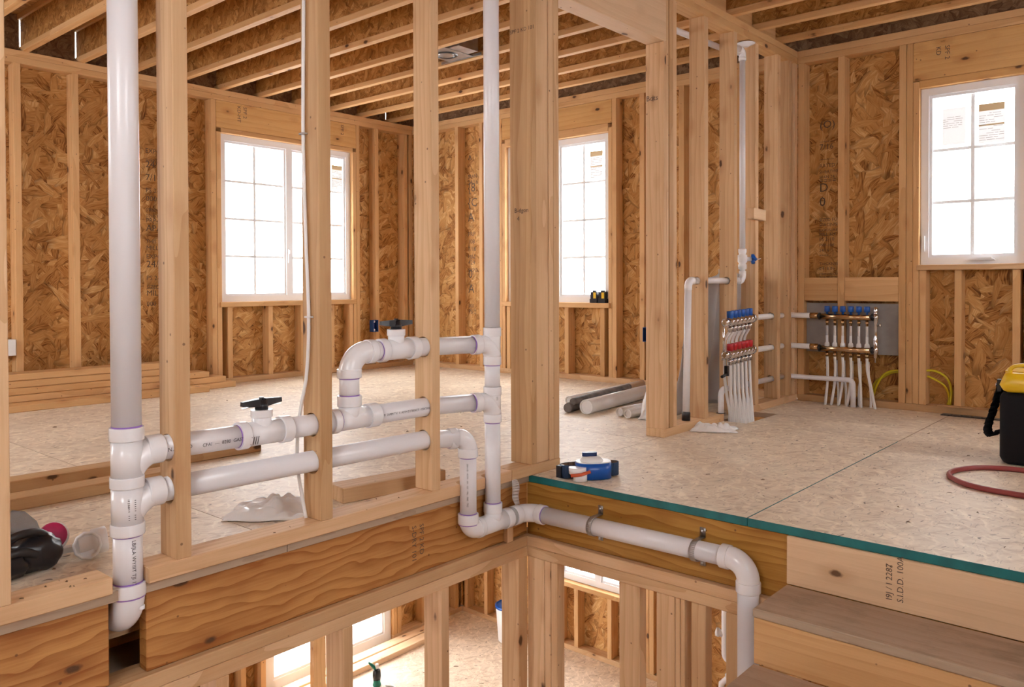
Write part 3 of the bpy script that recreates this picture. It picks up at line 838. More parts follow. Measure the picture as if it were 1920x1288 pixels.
# ---- stairs
st = thing('staircase', 'rough timber staircase with dusty treads descending from the landing', 'stairs', (1.8, -0.13, ZLOW), kind='structure')
SX0, SX1 = 1.12, 2.75
RUN, RISE = 0.262, 0.175
rz0 = board('riser', (SX0, -0.010, -0.194), (SX1, 0.011, -0.031), 'white_pine', st)
stamp(['I9J / I 2287', 'S.I.D.D. 100A'], (1.455, -0.0105, -0.165), (0, 0, 1), (-1, 0, 0), (0, -1, 0), 0.026, 'stamp', rz0)
for k in range(11):
    zt = -0.194 - RISE * k
    y0 = -RUN * k - 0.010
    board('tread', (SX0, y0 - RUN - 0.006, zt - 0.028), (SX1, y0, zt), ['tread', 'chip'], st, 0.004)
    board('riser', (SX0 + .002, y0 - RUN, zt - RISE), (SX1, y0 - RUN + 0.02, zt - 0.029), 'pine', st)

# ================================================================== PVC drain and vent pipework
pv = thing('drain_pipework', 'white glued plastic drain and vent pipework threaded through the stair partition studs', 'pipe', (-0.047, -1.688, -0.1))
V = Vector
def ring(c, ax, r, parent, wdt=0.0055):
    ax = V(ax).normalized()
    MB().lathe(V(c) - ax * wdt / 2, ax, [(0, r), (wdt, r)], 24, caps=False).build('primer_ring', 'purple', parent)
def pipe(a, b, r, n=28):
    return MB().tube([a, b], r, n).build('pipe', 'pvc', pv)
def hubm(mb, a, b, r, rin=None):
    a = V(a); b = V(b); d = (b - a).length
    mb.lathe(a, b - a, [(0, r * .93), (0, r * .985), (.002, r), (d - .002, r), (d, r * .985), (d, r * .93)], 28)
    return mb
def fit(name, segs, hubs, rings=()):
    """one moulded fitting: swept bodies plus socket hubs"""
    mb = MB()
    for pts, r in segs:
        mb.tube(pts, r, 28)
    for a, b, r in hubs:
        hubm(mb, a, b, r)
    o = mb.build(name, 'fit', pv)
    for c, ax, r in rings:
        ring(c, ax, r, o)
    return o
# --- left stack
SX, SY = -0.047, -1.688
def SP(z): return V((SX, SY, z))
lo_st = pipe(SP(0.42), SP(2.345), 0.0385, 32)
def san_tee(name, z_axis, ztop, zhub0, zhub1, br_y, rb, rings=()):
    R = 0.088
    br = arc((SX - .001, SY + R, z_axis - R), (0, 0, R), (0, -R, 0), 10)
    segs = [([SP(zhub0), SP(ztop)], 0.0412), ([V((SX - .002, br_y + .005, z_axis))] + br, rb)]
    hubs = [(SP(zhub1), SP(zhub0 + .002), 0.0445), ((SX - .002, br_y - .006, z_axis), (SX - .002, br_y + .040, z_axis), rb + .004)]
    return fit(name, segs, hubs, rings)
t1 = fit('coupling', [], [(SP(0.397), SP(0.433), 0.0447)], [(SP(0.4345), (0, 0, 1), 0.0393)])
san_tee('wye_fitting', 0.360, 0.397, 0.296, 0.268, -1.632, 0.0365)
wy2 = san_tee('wye_fitting', 0.241, 0.268, 0.168, 0.138, -1.632, 0.0365, [(SP(0.137), (0, 0, 1), 0.0388)])
low = pipe(SP(-0.01), SP(0.15), 0.038, 32)
R = 0.075
fit('elbow', [([SP(-0.005)] + [V((SX - R, SY, -0.03)) + V((R, 0, 0)) * math.cos(PI / 2 * i / 10) + V((0, 0, -R)) * math.sin(PI / 2 * i / 10) for i in range(11)] + [V((SX - R - .06, SY, -0.03 - R))], 0.042)],
    [(SP(-0.03), SP(0.005), 0.0462)], [(SP(0.0065), (0, 0, 1), 0.0388), (SP(-0.031), (0, 0, 1), 0.0445)])
pipe((SX - R - .03, SY, -0.105), (SX - 0.31, SY, -0.112), 0.038)
fit('clip_lug', [], [((SX + .028, SY + .022, -0.068), (SX + .028, SY + .022, -0.058), 0.010)])
# print on the stack
CA = math.atan2(CAM.y - SY, CAM.x - SX)
def vtext(s, size, c, r, ztop, beta, parent, mat='ink', down=True, name='printed_text'):
    al = math.atan2(CAM.y - c[1], CAM.x - c[0])
    def fn(u, v):
        b = al + beta + v / r
        return V((c[0] + (r + .0006) * math.cos(b), c[1] + (r + .0006) * math.sin(b), ztop - u))
    return text_mb(s, size, fn).build(name, mat, parent, fix=False)
vtext('LBIJLA WYIIIT TJI 1TE 2', 0.0145, (SX, SY), 0.038, 0.128, 0.28, low)
vtext('|||||| |||', 0.022, (SX, SY), 0.0412, 0.240, 0.18, wy2)
vtext('10 21064', 0.007, (SX, SY), 0.0412, 0.243, 0.02, wy2)
# --- horizontal runs (straight to the third stud, then drifting out to the right-hand stack)
RX, RY = 0.010, -0.262          # right-hand stack
DX, DY = 0.010, -0.405          # drop beside it
RP = 0.0345
def PA(y, z): return V((SX - .003, y, z))
def ptext(s, size, y0, z, r, phi, parent, x=SX - .003, slope=0.0, mat='ink'):
    def fn(u, v):
        p = phi + v / r
        return V((x + (r + .0006) * math.cos(p), y0 + u, z + slope * u + (r + .0006) * math.sin(p)))
    return text_mb(s, size, fn).build('printed_text', mat, parent, fix=False)
zm, zl, zt = PIPES['mid'], PIPES['low'], PIPES['top']
pA = pipe(PA(-1.60, 0.36), PA(-1.335, zm), RP)
ptext('N.A.RECO', 0.016, -1.588, 0.360, RP, -0.22, pA)
ptext('CFAI  —  0280  GASTMI862 - 2 20', 0.0145, -1.485, 0.359, RP, -0.26, pA)
def ball_valve(y0, y1, yb, z, wing, yaw):
    rr = 0.038
    o = fit('ball_valve', [([PA(y0 + .02, z), PA(y1 - .02, z)], 0.0375), ([PA(yb, z), PA(yb, z + .066)], 0.030)],
            [(PA(y0, z), PA(y0 + .030, z), 0.0425), (PA(y1 - .036, z), PA(y1, z), 0.0425), (PA(yb, z + .050), PA(yb, z + .073), 0.0335)],
            [(PA(y0 - .001, z), (0, 1, 0), RP + .0006)])
    h = MB()
    base = z + .074
    h.lathe((0, 0, 0), (0, 0, 1), [(0, .021), (.016, .019), (.018, .017), (.030, .016)], 20)
    for s in (-1, 1):
        h.prism([(-.012, s * .006, .012), (.012, s * .006, .012), (.0075, s * wing, .010), (-.0075, s * wing, .010)], (0, 0, .0001))
        prof = [(s * .008, .008, .014, .034), (s * wing * .55, .012, .010, .032), (s * wing, .016, .0085, .030)]
        bidx = len(h.v)
        for (yy, za, hw, zb) in prof:
            h.v += [(-hw, yy, za), (hw, yy, za), (hw * .8, yy, zb), (-hw * .8, yy, zb)]
        for i in range(2):
            for k in range(4):
                k2 = (k + 1) % 4
                h.face((bidx + i * 4 + k, bidx + i * 4 + k2, bidx + i * 4 + 4 + k2, bidx + i * 4 + 4 + k))
        h.face([bidx + 8 + k for k in range(4)]); h.face([bidx + k for k in range(4)])
    h.lathe((0, 0, .03), (0, 0, 1), [(0, .008), (.008, .008)], 8)
    h.xform(Matrix.Translation(PA(yb, base)) @ Matrix.Rotation(yaw, 4, 'Z'))
    h.build('valve_handle', 'black', o)
    return o
v1 = ball_valve(-1.355, -1.172, -1.270, zm, 0.073, 0.10)
ptext('||||', 0.030, -1.333, zm, 0.0425, -0.5, v1)
pB = pipe(PA(-1.19, zm), PA(-0.985, zm), RP)
# tee with riser
YT = -0.929
fit('tee_fitting', [([PA(-1.0, zm), PA(-0.83, zm)], 0.038), ([PA(YT, zm), PA(YT, 0.41)], 0.037), (arc(PA(YT + .055, 0.42), V((0, -.055, 0)), V((0, 0, -.055)), 6), 0.034)],
    [(PA(-1.012, zm), PA(-0.985, zm), 0.0425), (PA(-0.856, zm), PA(-0.812, zm), 0.0425), (PA(YT, 0.402), PA(YT, 0.438), 0.042)],
    [(PA(-0.984, zm), (0, 1, 0), 0.0392), (PA(YT, 0.439), (0, 0, 1), 0.0352)])
pipe(PA(YT, 0.42), PA(YT, 0.52), RP)
RE = 0.075
el = fit('elbow', [([PA(YT, 0.50)] + arc(PA(YT + RE, zt - RE), V((0, -RE, 0)), V((0, 0, RE)), 10) + [PA(YT + RE + .02, zt)], 0.0385)],
    [(PA(YT, 0.500), PA(YT, 0.530), 0.0425), (PA(YT + RE, zt), PA(YT + RE + .030, zt), 0.0425)], [(PA(YT, 0.4985), (0, 0, 1), 0.0352)])
pipe(PA(-0.84, zt), PA(-0.785, zt), RP)
ball_valve(-0.800, -0.622, -0.716, zt, 0.070, -0.05)
def run_to_stack(y0, z, x1, y1, z1):
    a = PA(y0, z); m_ = PA(-0.565, z); b = V((x1, y1, z1))
    return MB().tube([a, m_, b], RP, 28).build('pipe', 'pvc', pv)
run_to_stack(-0.64, zt, RX - .012, RY - .035, 0.582)
pC = run_to_stack(-0.83, zm, RX - .012, RY - .035, 0.352)
ptext('PI  SAMM TVI  V. ASTM D1785NCT - CERTIFIED  1785', 0.0112, -0.806, zm, RP, -0.12, pC)
ptext('24', 0.012, -0.495, 0.355, RP, 0.02, pC, x=-0.040)
# --- right-hand stack
def RS(z): return V((RX, RY, z))
RR = 0.0315
pipe(RS(0.63), V((RX, RY, 2.71)), RR)
def r_tee(z_axis, top1, top0, bot1, bot0):
    Rr = 0.055
    dirv = (V((RX, RY, 0)) - V((SX, -0.565, 0))).normalized()
    p0 = V((RX, RY, z_axis)) - dirv * Rr
    br = [p0 - dirv * .035] + [p0 + V((0, 0, -Rr)) + V((0, 0, Rr)) * math.cos(PI / 2 * i / 8) + dirv * Rr * math.sin(PI / 2 * i / 8) for i in range(9)]
    return fit('tee_fitting', [([RS(bot1), RS(top1)], 0.0335), (br, 0.0355)],
               [(RS(top0), RS(top1), 0.0365), (RS(bot0), RS(bot1), 0.0365), (p0 - dirv * .045, p0 - dirv * .012, 0.0395)],
               [(p0 - dirv * .047, dirv, RP + .0007), (RS(bot0 - .001), (0, 0, 1), RR + .0007)])
ta = r_tee(0.582, 0.647, 0.612, 0.530, 0.497)
tb = r_tee(0.352, 0.409, 0.376, 0.298, 0.266)
vtext('||||||', 0.010, (RX, RY), 0.0335, 0.372, 0.55, tb)
pipe(RS(0.38), RS(0.52), RR)
pipe(RS(-0.10), RS(0.28), RR)
# --- low run: elbow, drop, tee and the line along the landing beam
def DP(z): return V((DX, DY, z))
MB().tube([PA(-1.60, 0.241), PA(-0.565, zl), V((DX - .008, DY - .05, 0.226))], RP, 28).build('pipe', 'pvc', pv)
dv = (V((DX, DY, 0)) - V((SX, -0.565, 0))).normalized()
Re = 0.048
pe = V((DX, DY, 0.226)) - dv * Re
fit('elbow', [([pe - dv * .03] + [pe + V((0, 0, -Re)) + V((0, 0, Re)) * math.cos(PI / 2 * i / 8) + dv * Re * math.sin(PI / 2 * i / 8) for i in range(9)] + [DP(0.15)], 0.0365)],
    [(pe - dv * .035, pe - dv * .004, 0.0405), (DP(0.148), DP(0.182), 0.0395)], [(pe - dv * .036, dv, RP + .0008), (DP(0.147), (0, 0, 1), .0338)])
dp = pipe(DP(-0.09), DP(0.165), 0.0330)
vtext('2001125 - ASTM - 301 - 021 - VRL - FIRE - TRI2', 0.0085, (DX, DY), 0.033, 0.128, -0.15, dp)
ZR = -0.142
fit('elbow', [([DP(-0.10)] + arc((DX, DY + .048, ZR + .048), V((0, -.048, 0)), V((0, 0, -.048)), 8) + [V((DX, DY + .07, ZR))], 0.0375)],
    [(DP(-0.112), DP(-0.074), 0.0410), ((DX, DY + .048, ZR), (DX, DY + .070, ZR), 0.0405)], [(DP(-0.073), (0, 0, 1), .0338), (DP(-0.113), (0, 0, 1), .0386)])
fit('tee_fitting', [([V((DX, DY + .06, ZR)), V((DX, -0.185, ZR))], 0.0375), ([RS(-0.09), RS(ZR)], 0.0355), (arc((RX, RY + .05, ZR + .05), V((0, -.05, 0)), V((0, 0, -.05)), 6), 0.033)],
    [(RS(-0.098), RS(-0.060), 0.0385), ((DX, -0.200, ZR), (DX, -0.165, ZR), 0.0410)], [(RS(-0.059), (0, 0, 1), RR + .0007)])
pipe((DX, -0.19, ZR), (DX, -0.09, ZR), RP)
Rc = 0.062
fit('elbow', [([V((DX, -0.125, ZR))] + [V((DX + Rc, -0.045 - Rc, ZR)) + V((-Rc, 0, 0)) * math.cos(PI / 2 * i / 10) + V((0, Rc, 0)) * math.sin(PI / 2 * i / 10) for i in range(11)] + [V((DX + Rc + .02, -0.045, ZR))], 0.0375)],
    [((DX, -0.142, ZR), (DX, -0.045 - Rc, ZR), 0.0405), ((DX + Rc, -0.045, ZR), (DX + Rc + .032, -0.045, ZR), 0.0405)],
    [((DX, -0.143, ZR), (0, 1, 0), RP + .0008), ((DX + Rc + .033, -0.045, ZR), (1, 0, 0), RP + .0008)])
pipe((DX + Rc + .01, -0.045, ZR), (0.93, -0.045, -0.136), 0.0345)
Rd = 0.068
EX = 1.000
fit('elbow', [([V((EX - Rd - .02, -0.045, -0.136))] + [V((EX - Rd, -0.045, -0.136 - Rd)) + V((0, 0, Rd)) * math.cos(PI / 2 * i / 10) + V((Rd, 0, 0)) * math.sin(PI / 2 * i / 10) for i in range(11)] + [V((EX, -0.045, -0.225))], 0.039)],
    [((EX - Rd - .03, -0.045, -0.136), (EX - Rd, -0.045, -0.136), 0.0425), ((EX, -0.045, -0.240), (EX, -0.045, -0.205), 0.0425)])
pipe((EX, -0.045, ZLOW), (EX, -0.045, -0.22), 0.0365)

# --- steel straps holding the landing line
for i, x in enumerate((0.352, 0.802)):
    sn = tag(bpy.data.objects.new('pipe_strap', None), ('galvanised strap on the white pipe nearest the inside corner', 'galvanised strap on the white pipe nearest the pipe elbow')[i], 'pipe strap', 'galvanised straps on the landing beam pipe')
    C.objects.link(sn); sn.location = (x, 0, -0.14); W[sn.name] = Matrix.Translation(V((x, 0, -0.14)))
    m = MB()
    hw = 0.011
    ro, ri = 0.0375, 0.0352
    ang = [PI / 2 + PI * k / 16 for k in range(17)]
    out = [(-0.045 + ro * math.cos(a), -0.140 + ro * math.sin(a)) for a in ang]
    out = [(0.0045, -0.140 + 0.072), (0.0045, -0.140 + ro), ] + out + [(0.0045, -0.140 - ro), (0.0045, -0.140 - 0.068)]
    for k in range(len(out) - 1):
        (ya, za), (yb, zb) = out[k], out[k + 1]
        b = len(m.v)
        m.v += [(x - hw, ya, za), (x + hw, ya, za), (x + hw, yb, zb), (x - hw, yb, zb)]
        m.face((b, b + 1, b + 2, b + 3), 0, True)
    band = m.build('band', 'galv', sn)
    md = band.modifiers.new('thickness', 'SOLIDIFY'); md.thickness = 0.0018; md.offset = 0
    for z in (-0.080, -0.196):
        MB().lathe((x, 0.0035, z), (0, -1, 0), [(0, .007), (.004, .006), (.006, .003)], 12).build('screw', 'galv', sn)
# corner hanger of perforated tape and the shim under it
hg = thing('hanger_tape', 'crinkled clear hanger tape wrapped round the pipe at the inside corner', 'tape', (-0.03, -0.12, 0.0))
m = MB()
pts = [(0.002, -0.122, 0.006), (0.006, -0.120, -0.01), (0.008, -0.118, -0.035), (0.002, -0.115, -0.07), (0.012, -0.112, -0.10)]
sp_ = spline(pts, 5)
for k in range(len(sp_) - 1):
    a, b_ = sp_[k], sp_[k + 1]
    wd = 0.014 + 0.010 * math.sin(PI * k / (len(sp_) - 1))
    wd2 = 0.014 + 0.010 * math.sin(PI * (k + 1) / (len(sp_) - 1))
    b = len(m.v)
    m.v += [tuple(a + V((.002, -wd, 0))), tuple(a + V((.006 * (k % 2), wd * .2, 0))), tuple(a + V((.001, wd, 0))),
            tuple(b_ + V((.002, -wd2, 0))), tuple(b_ + V((.006 * ((k + 1) % 2), wd2 * .2, 0))), tuple(b_ + V((.001, wd2, 0)))]
    m.face((b, b + 1, b + 4, b + 3)); m.face((b + 1, b + 2, b + 5, b + 4))
m.build('tail', 'clearwrap', hg)
m = MB()
for k in range(3):
    m.tube([V((DX, -0.148 - .007 * k, ZR)) + V((.0365 * math.cos(2 * PI * i / 20), .004 * math.sin(2 * PI * i / 20), .0365 * math.sin(2 * PI * i / 20))) for i in range(20)], 0.0032, 6, closed=True)
m.build('wrap', 'clearwrap', hg)
tag(board('wood_shim', (-0.034, -0.150, -0.2575), (-0.010, -0.112, -0.192), 'stud'), 'small wooden shim under the pipe at the inside corner', 'shim')

# ================================================================== cable on the stud
cb = thing('cable', 'white electrical cable stapled down the second stair partition stud', 'cable', (-0.08, -1.10, 0.045))
MB().tube(spline([(-.058, -1.093, 2.33), (-.066, -1.093, 1.75), (-.074, -1.093, 1.33), (-.064, -1.093, 1.0), (-.050, -1.093, .715), (-.062, -1.094, .53), (-.090, -1.097, .42), (-.104, -1.102, .33), (-.104, -1.104, .22), (-.085, -1.100, .12), (-.066, -1.098, .048)], 6), 0.0058, 10).build('sheath', 'white', cb)
for z, x in ((1.32, -.074), (0.715, -.050)):
    MB().tube(spline([(x - .014, -1.086, z), (x - .010, -1.1005, z), (x + .010, -1.1005, z), (x + .014, -1.086, z)], 4), 0.003, 8).build('staple', 'cup' if z < 1 else 'galv', cb)

# ================================================================== loose timber
G1 = 'boards stacked along the left wall'
def lum(label, lo, hi, group=None, mat='pine', rot=0.0):
    o = board('lumber_board', lo, hi, mat, None, 0.004, Matrix.Rotation(rot, 3, 'Z') if rot else None)
    return tag(o, label, 'lumber', group)
lum('pine board lying on the floor in front of the wall stack', (-3.765, -2.7, 0.0), (-3.64, 0.50, 0.046), G1)
lum('bottom board of the pine stack against the left wall', (-3.985, -2.6, 0.0), (-3.775, 0.80, 0.046), G1)
lum('second board from the floor in the left wall pine stack', (-3.985, -2.7, 0.0475), (-3.785, 0.72, 0.093), G1)
lum('middle board of the left wall pine stack', (-3.985, -2.5, 0.0945), (-3.79, 0.58, 0.140), G1)
lum('second board from the top in the left wall pine stack', (-3.985, -2.6, 0.1415), (-3.80, 0.40, 0.187), G1)
lum('topmost board of the pine stack against the left wall', (-3.985, -2.7, 0.1885), (-3.81, 0.36, 0.234), G1)
lum('long loose board behind the left stack ending between the first two studs', (-1.49, -2.55, 0.0), (-1.38, -0.47, 0.046), 'loose boards behind the partition', 'stud', -0.035)
lum('loose board on the floor just left of the thick white stack', (-1.19, -2.75, 0.0), (-1.08, -1.05, 0.046), 'loose boards behind the partition', 'stud', 0.01)
tag(board('timber_offcut', (-0.33, -0.80, 0.0), (-0.215, -0.33, 0.058), 'stud', None, 0.003, Matrix.Rotation(-0.16, 3, 'Z')), 'short timber offcut on the floor behind the third stud', 'offcut')
lum('board on the lower floor nearer the glazed door', (LX + 0.04, 0.2, ZLOW), (LX + 0.145, 2.6, ZLOW + .045), 'boards on the lower floor', 'white_pine', 0.0)
lum('board on the lower floor farther from the glazed door', (LX + 0.165, 0.1, ZLOW), (LX + 0.27, 2.4, ZLOW + .045), 'boards on the lower floor', 'white_pine', 0.006)

# ================================================================== things on the floor by the left stack
def blob(c, rad, noise_amp=0.0, seed=0, nu=20, nv=12, pw=1.0):
    c = V(c)
    def f(u, v):
        th = 2 * PI * u; ph = PI * v
        sx = math.copysign(abs(math.sin(ph) * math.cos(th)) ** pw, math.sin(ph) * math.cos(th))
        sy = math.copysign(abs(math.sin(ph) * math.sin(th)) ** pw, math.sin(ph) * math.sin(th))
        sz = math.copysign(abs(math.cos(ph)) ** pw, math.cos(ph))
        k = 1 + noise_amp * noise.noise(V((sx, sy, sz)) * 2.2 + V((seed, seed * 2.1, 0)))
        return c + V((rad[0] * sx * k, rad[1] * sy * k, rad[2] * sz * k))
    return f
kp = thing('knee_pads', 'black hinged knee pads with a clear visor flap lying by the left stack', 'knee pads', (-0.36, -1.86, 0))
MB().grid(blob((-0.37, -1.815, 0.052), (0.062, 0.070, 0.052), .18, 3, pw=.8), 24, 14).build('shell', 'black', kp)
MB().grid(blob((-0.34, -1.905, 0.040), (0.050, 0.060, 0.040), .2, 5, pw=.8), 24, 14).build('shell', 'black', kp)
MB().grid(blob((-0.43, -1.90, 0.075), (0.055, 0.075, 0.045), .3, 8), 24, 14).build('padding', 'rubber', kp)
MB().tube(spline([(-.325, -1.93, .055), (-.312, -1.88, .075), (-.318, -1.835, .062), (-.325, -1.80, .03)], 5), 0.013, 10).build('hinge_strap', 'rubber', kp)
MB().tube(spline([(-.33, -1.94, .098), (-.33, -1.87, .118), (-.35, -1.815, .112), (-.36, -1.785, .092)], 5), [0.004] + [0.012] * 14 + [0.004], 10).build('shin_strap', 'rubber', kp)
vis = [(0, -.028, 0), (0, .030, 0), (0, .037, .03), (0, .028, .075), (0, .004, .098), (0, -.020, .092), (0, -.034, .06), (0, -.036, .02)]
m = MB().prism(vis, (.0025, 0, 0)).xform(Matrix.Translation(V((-.44, -1.800, .075))) @ Matrix.Rotation(0.5, 4, 'X') @ Matrix.Rotation(-.25, 4, 'Y'))
m.build('visor', 'visor', kp)
m = MB().box((-.47, -1.925, .105), (-.44, -1.870, .135)).xform(Matrix.Identity(4)); m.build('buckle', 'cup', kp)
m = MB().grid(blob((-0.455, -1.90, 0.135), (0.018, 0.030, 0.028), .1, 2), 16, 8); m.build('knob', 'rubber', kp)
fl_ = thing('respirator_filter', 'magenta respirator filter in a white holder beside the knee pads', 'filter', (-0.455, -1.735, 0))
def disc(c, nrm, r, th, name, mat, parent, lump=0.0, prof=None):
    prof = prof or [(0, r * .92), (th * .3, r), (th * .7, r), (th, r * .88)]
    return MB().lathe(c, nrm, prof, 28).build(name, mat, parent)
nf = V((0.80, -0.45, 0.42)).normalized()
disc(V((-0.455, -1.735, 0.060)), nf, 0.040, 0.016, 'filter_pad', 'magenta', fl_, prof=[(0, .037), (.004, .040), (.010, .040), (.015, .034), (.016, .012)])
disc(V((-0.455, -1.735, 0.060)) - nf * .014, nf, 0.044, 0.014, 'holder', 'white', fl_)
m = MB().box((-.020, -.004, -.004), (.020, .085, .012)).xform(Matrix.Translation(V((-.445, -1.728, .010))) @ Matrix.Rotation(-0.9, 4, 'Z') @ Matrix.Rotation(.22, 4, 'X'))
m.build('arm', 'white', fl_)
cup = thing('plastic_elbow', 'milky white plastic fitting lying between the filter and the left stack', 'fitting', (-0.35, -1.675, 0))
n2 = V((0.75, -0.60, 0.28)).normalized()
mbc = MB().lathe(V((-0.340, -1.680, 0.043)), n2, [(-.03, .030), (-.004, .040), (.002, .042), (.004, .036), (.002, .033), (-.006, .030), (-.008, .001)], 10, caps=False)
mbc.build('mouth', 'cup', cup)
n3 = V((0.25, 0.95, 0.10)).normalized()
MB().lathe(V((-0.365, -1.675, 0.042)), n3, [(-.02, .026), (.016, .032), (.018, .038), (.056, .038), (.058, .034), (.054, .030), (.03, .028)], 20, caps=False).build('sleeve', 'cup', cup)

# crumpled plastic bag behind the partition
def crumple(cx, cy, lx, ly, h, seed, ang, name, label, cat, mat, nu=34, nv=26, fold=1.0, base=0.003):
    ca, sa = math.cos(ang), math.sin(ang)
    def f(u, v):
        a = (u - .5) * lx * (1 + .25 * noise.noise(V((u * 3, v * 3, seed + 3)))); b = (v - .5) * ly * (1 + .3 * noise.noise(V((u * 3, v * 3, seed + 9))))
        n1 = noise.noise(V((u * 3.2, v * 4.5, seed))); n2_ = abs(noise.noise(V((u * 7, v * 10, seed + 5))))
        env = max(0.0, 1 - (2 * u - 1) ** 2) * max(0.0, 1 - (2 * v - 1) ** 2)
        z = base + h * (env ** .6) * (.45 + .55 * n1 + fold * .8 * n2_)
        return V((cx + a * ca - b * sa, cy + a * sa + b * ca, max(base, z)))
    o = MB().grid(f, nu, nv).build(name, mat)
    md = o.modifiers.new('thickness', 'SOLIDIFY'); md.thickness = 0.0012; md.offset = 1
    return tag(o, label, cat)
crumple(-0.34, -1.02, 0.34, 0.24, 0.06, 14.2, 0.75, 'plastic_bag', 'crumpled white plastic bag on the floor behind the second stud', 'plastic bag', 'film')
crumple(0.10, 1.47, 0.24, 0.15, 0.05, 9.1, 0.5, 'plastic_scrap', 'crumpled white plastic scrap on the floor before the leaning sheet', 'plastic scrap', 'film')

# ================================================================== rolls on the floor
def roll(label, a, b, r, mat, name='plastic_roll', group=None, wall=0.004, core=True):
    a = V(a); b = V(b)
    o = thing(name, label, 'roll', ((a.x + b.x) / 2, (a.y + b.y) / 2, 0), group)
    ax = (b - a).normalized(); L = (b - a).length
    MB().lathe(a, ax, [(.02, r - wall * 1.6), (0, r - wall), (0, r), (L, r), (L, r - wall), (L - .02, r - wall * 1.6)], 30, caps=False).build('sheet', mat, o)
    if core:
        MB().lathe(a + ax * .012, ax, [(0, 0.0005), (0, r - wall * 1.2)], 30, caps=False).build('end_fold', 'cup', o)
    return o
roll('large white plastic roll lying behind the header post', (-0.775, 1.47, 0.047), (-0.90, 2.62, 0.047), 0.046, 'film')
roll('long thin white roll behind the large plastic roll', (-1.10, 1.72, 0.030), (-1.22, 2.85, 0.030), 0.028, 'film', group='thin plastic rolls')
tp = thing('grey_tarp', 'folded grey tarp lying against the large white plastic roll', 'tarp', (-0.93, 1.55, 0))
for k, (dy, dz, rr_) in enumerate(((0, .030, .030), (.03, .068, .022), (-.055, .030, .026))):
    a = V((-0.905 + dy * .6, 1.45 + abs(dy), dz)); b = V((-1.04 + dy * .6, 2.35, dz))
    MB().tube(spline([a, a.lerp(b, .3) + V((.006, 0, .004)), a.lerp(b, .65) + V((-.008, 0, 0)), b], 5), rr_, 14).build('fold', 'tarp', tp)
roll('small clear plastic roll left of a matching one by the header post', (-0.575, 1.545, 0.028), (-0.545, 2.1, 0.028), 0.027, 'film', 'film_roll', 'small film rolls by the post', core=True)
roll('small clear plastic roll nearest the header post', (-0.490, 1.505, 0.029), (-0.47, 2.05, 0.029), 0.028, 'film', 'film_roll', 'small film rolls by the post', core=True)
# leaning plastic-wrapped sheet behind the far studs
def sheet(u, v):
    y = 1.72 + 0.85 * u
    top = 0.88 - 0.03 * math.sin(u * 9) - .02 * noise.noise(V((u * 6, 0, 1)))
    z = top * v
    x = -0.17 - .30 * (1 - v) * (0.55 + .2 * u) + .030 * noise.noise(V((u * 7 + v * 2.5, v * 2.0, 4))) + .03 * math.sin(u * 16 + v * 3)
    return V((x, y, z + .002))
o = MB().grid(sheet, 60, 24).build('plastic_sheet', 'film2')
md = o.modifiers.new('thickness', 'SOLIDIFY'); md.thickness = 0.004
tag(o, 'grey-white plastic sheet leaning behind the studs near the silver manifold', 'plastic sheet')
wr = crumple(-0.36, 1.60, 0.16, 0.14, 0.30, 6.3, 0.3, 'plastic_wrap', 'loose white plastic wrap heaped behind the header post', 'plastic wrap', 'film', fold=.6)

# ================================================================== water line and heating supply in the far studs
wlne = thing('water_line', 'thin white plastic water line rising through the far studs with a blue valve', 'pipe', (-0.05, 1.44, 0))
def wp_pipe(pts, r=0.018, name='pipe', mat='pvc'):
    return MB().tube(pts, r, 16).build(name, mat, wlne)
XW = -0.05
wp_pipe([(XW, 1.430, 0.075), (XW, 1.455, 0.80)], 0.020)
MB().lathe((XW, 1.429, 0.046), (0, 0.03, 1), [(0, .024), (.045, .024), (.05, .021)], 18).build('end_cap', 'black', wlne)
wp_pipe([(XW, 1.455, 0.785)] + arc((XW, 1.495, 0.798), V((0, -.040, 0)), V((0, 0, .040)), 7) + [V((XW, 1.52, 0.838))], 0.0225, 'elbow', 'fit')
wp_pipe([(XW, 1.50, 0.838), (XW, 2.10, 0.838)])
wp_pipe([(XW, 2.095, 0.838)] + arc((XW, 2.115, 0.878), V((0, 0, -.040)), V((0, .040, 0)), 7) + [V((XW, 2.155, 0.90))], 0.0225, 'elbow', 'fit')
bvv = MB().lathe((XW, 2.155, 0.89), (0, 0, 1), [(0, .018), (.02, .018), (.022, .027), (.05, .027), (.055, .021), (.07, .030), (.11, .030), (.115, .021), (.13, .026), (.15, .026)], 18)
bvv.lathe((XW, 2.155, 0.975), (1, .6, 0), [(0, .014), (.055, .014)], 12)
bo = bvv.build('stop_valve', 'fit', wlne)
m = MB()
hc = V((XW, 2.155, 0.975)) + V((1, .6, 0)).normalized() * .055; hn = V((1, .6, 0)).normalized()
m.lathe(hc, hn, [(0, .012), (.016, .014), (.03, .012)], 12)
uu = hn.cross(V((0, 0, 1))).normalized()
for k in range(4):
    d = uu * math.cos(PI / 2 * k + .5) + V((0, 0, 1)) * math.sin(PI / 2 * k + .5)
    m.tube([hc + hn * .008 + d * .008, hc + hn * .010 + d * .030], [.010, .012], 10)
m.build('valve_handle', 'blue', bo)
MB().lathe(hc + hn * .03, hn, [(0, .005), (.025, .005)], 8).build('stem', 'chrome', bo)
wp_pipe([(XW, 2.155, 1.03), (XW, 2.153, 2.265)])
wp_pipe([(XW, 2.153, 2.235)] + arc((XW, 2.128, 2.262), V((0, .025, 0)), V((0, 0, .025)), 5) + [V((XW, 2.095, 2.287))], 0.0225, 'elbow', 'fit')
MB().lathe((XW, 2.153, 2.225), (0, 0, 1), [(0, .023), (.02, .0245), (.022, .023)], 18).build('coupling', 'fit', wlne)
wp_pipe([(-0.115, 2.10, 2.287), (-0.115, 1.28, 2.255)])
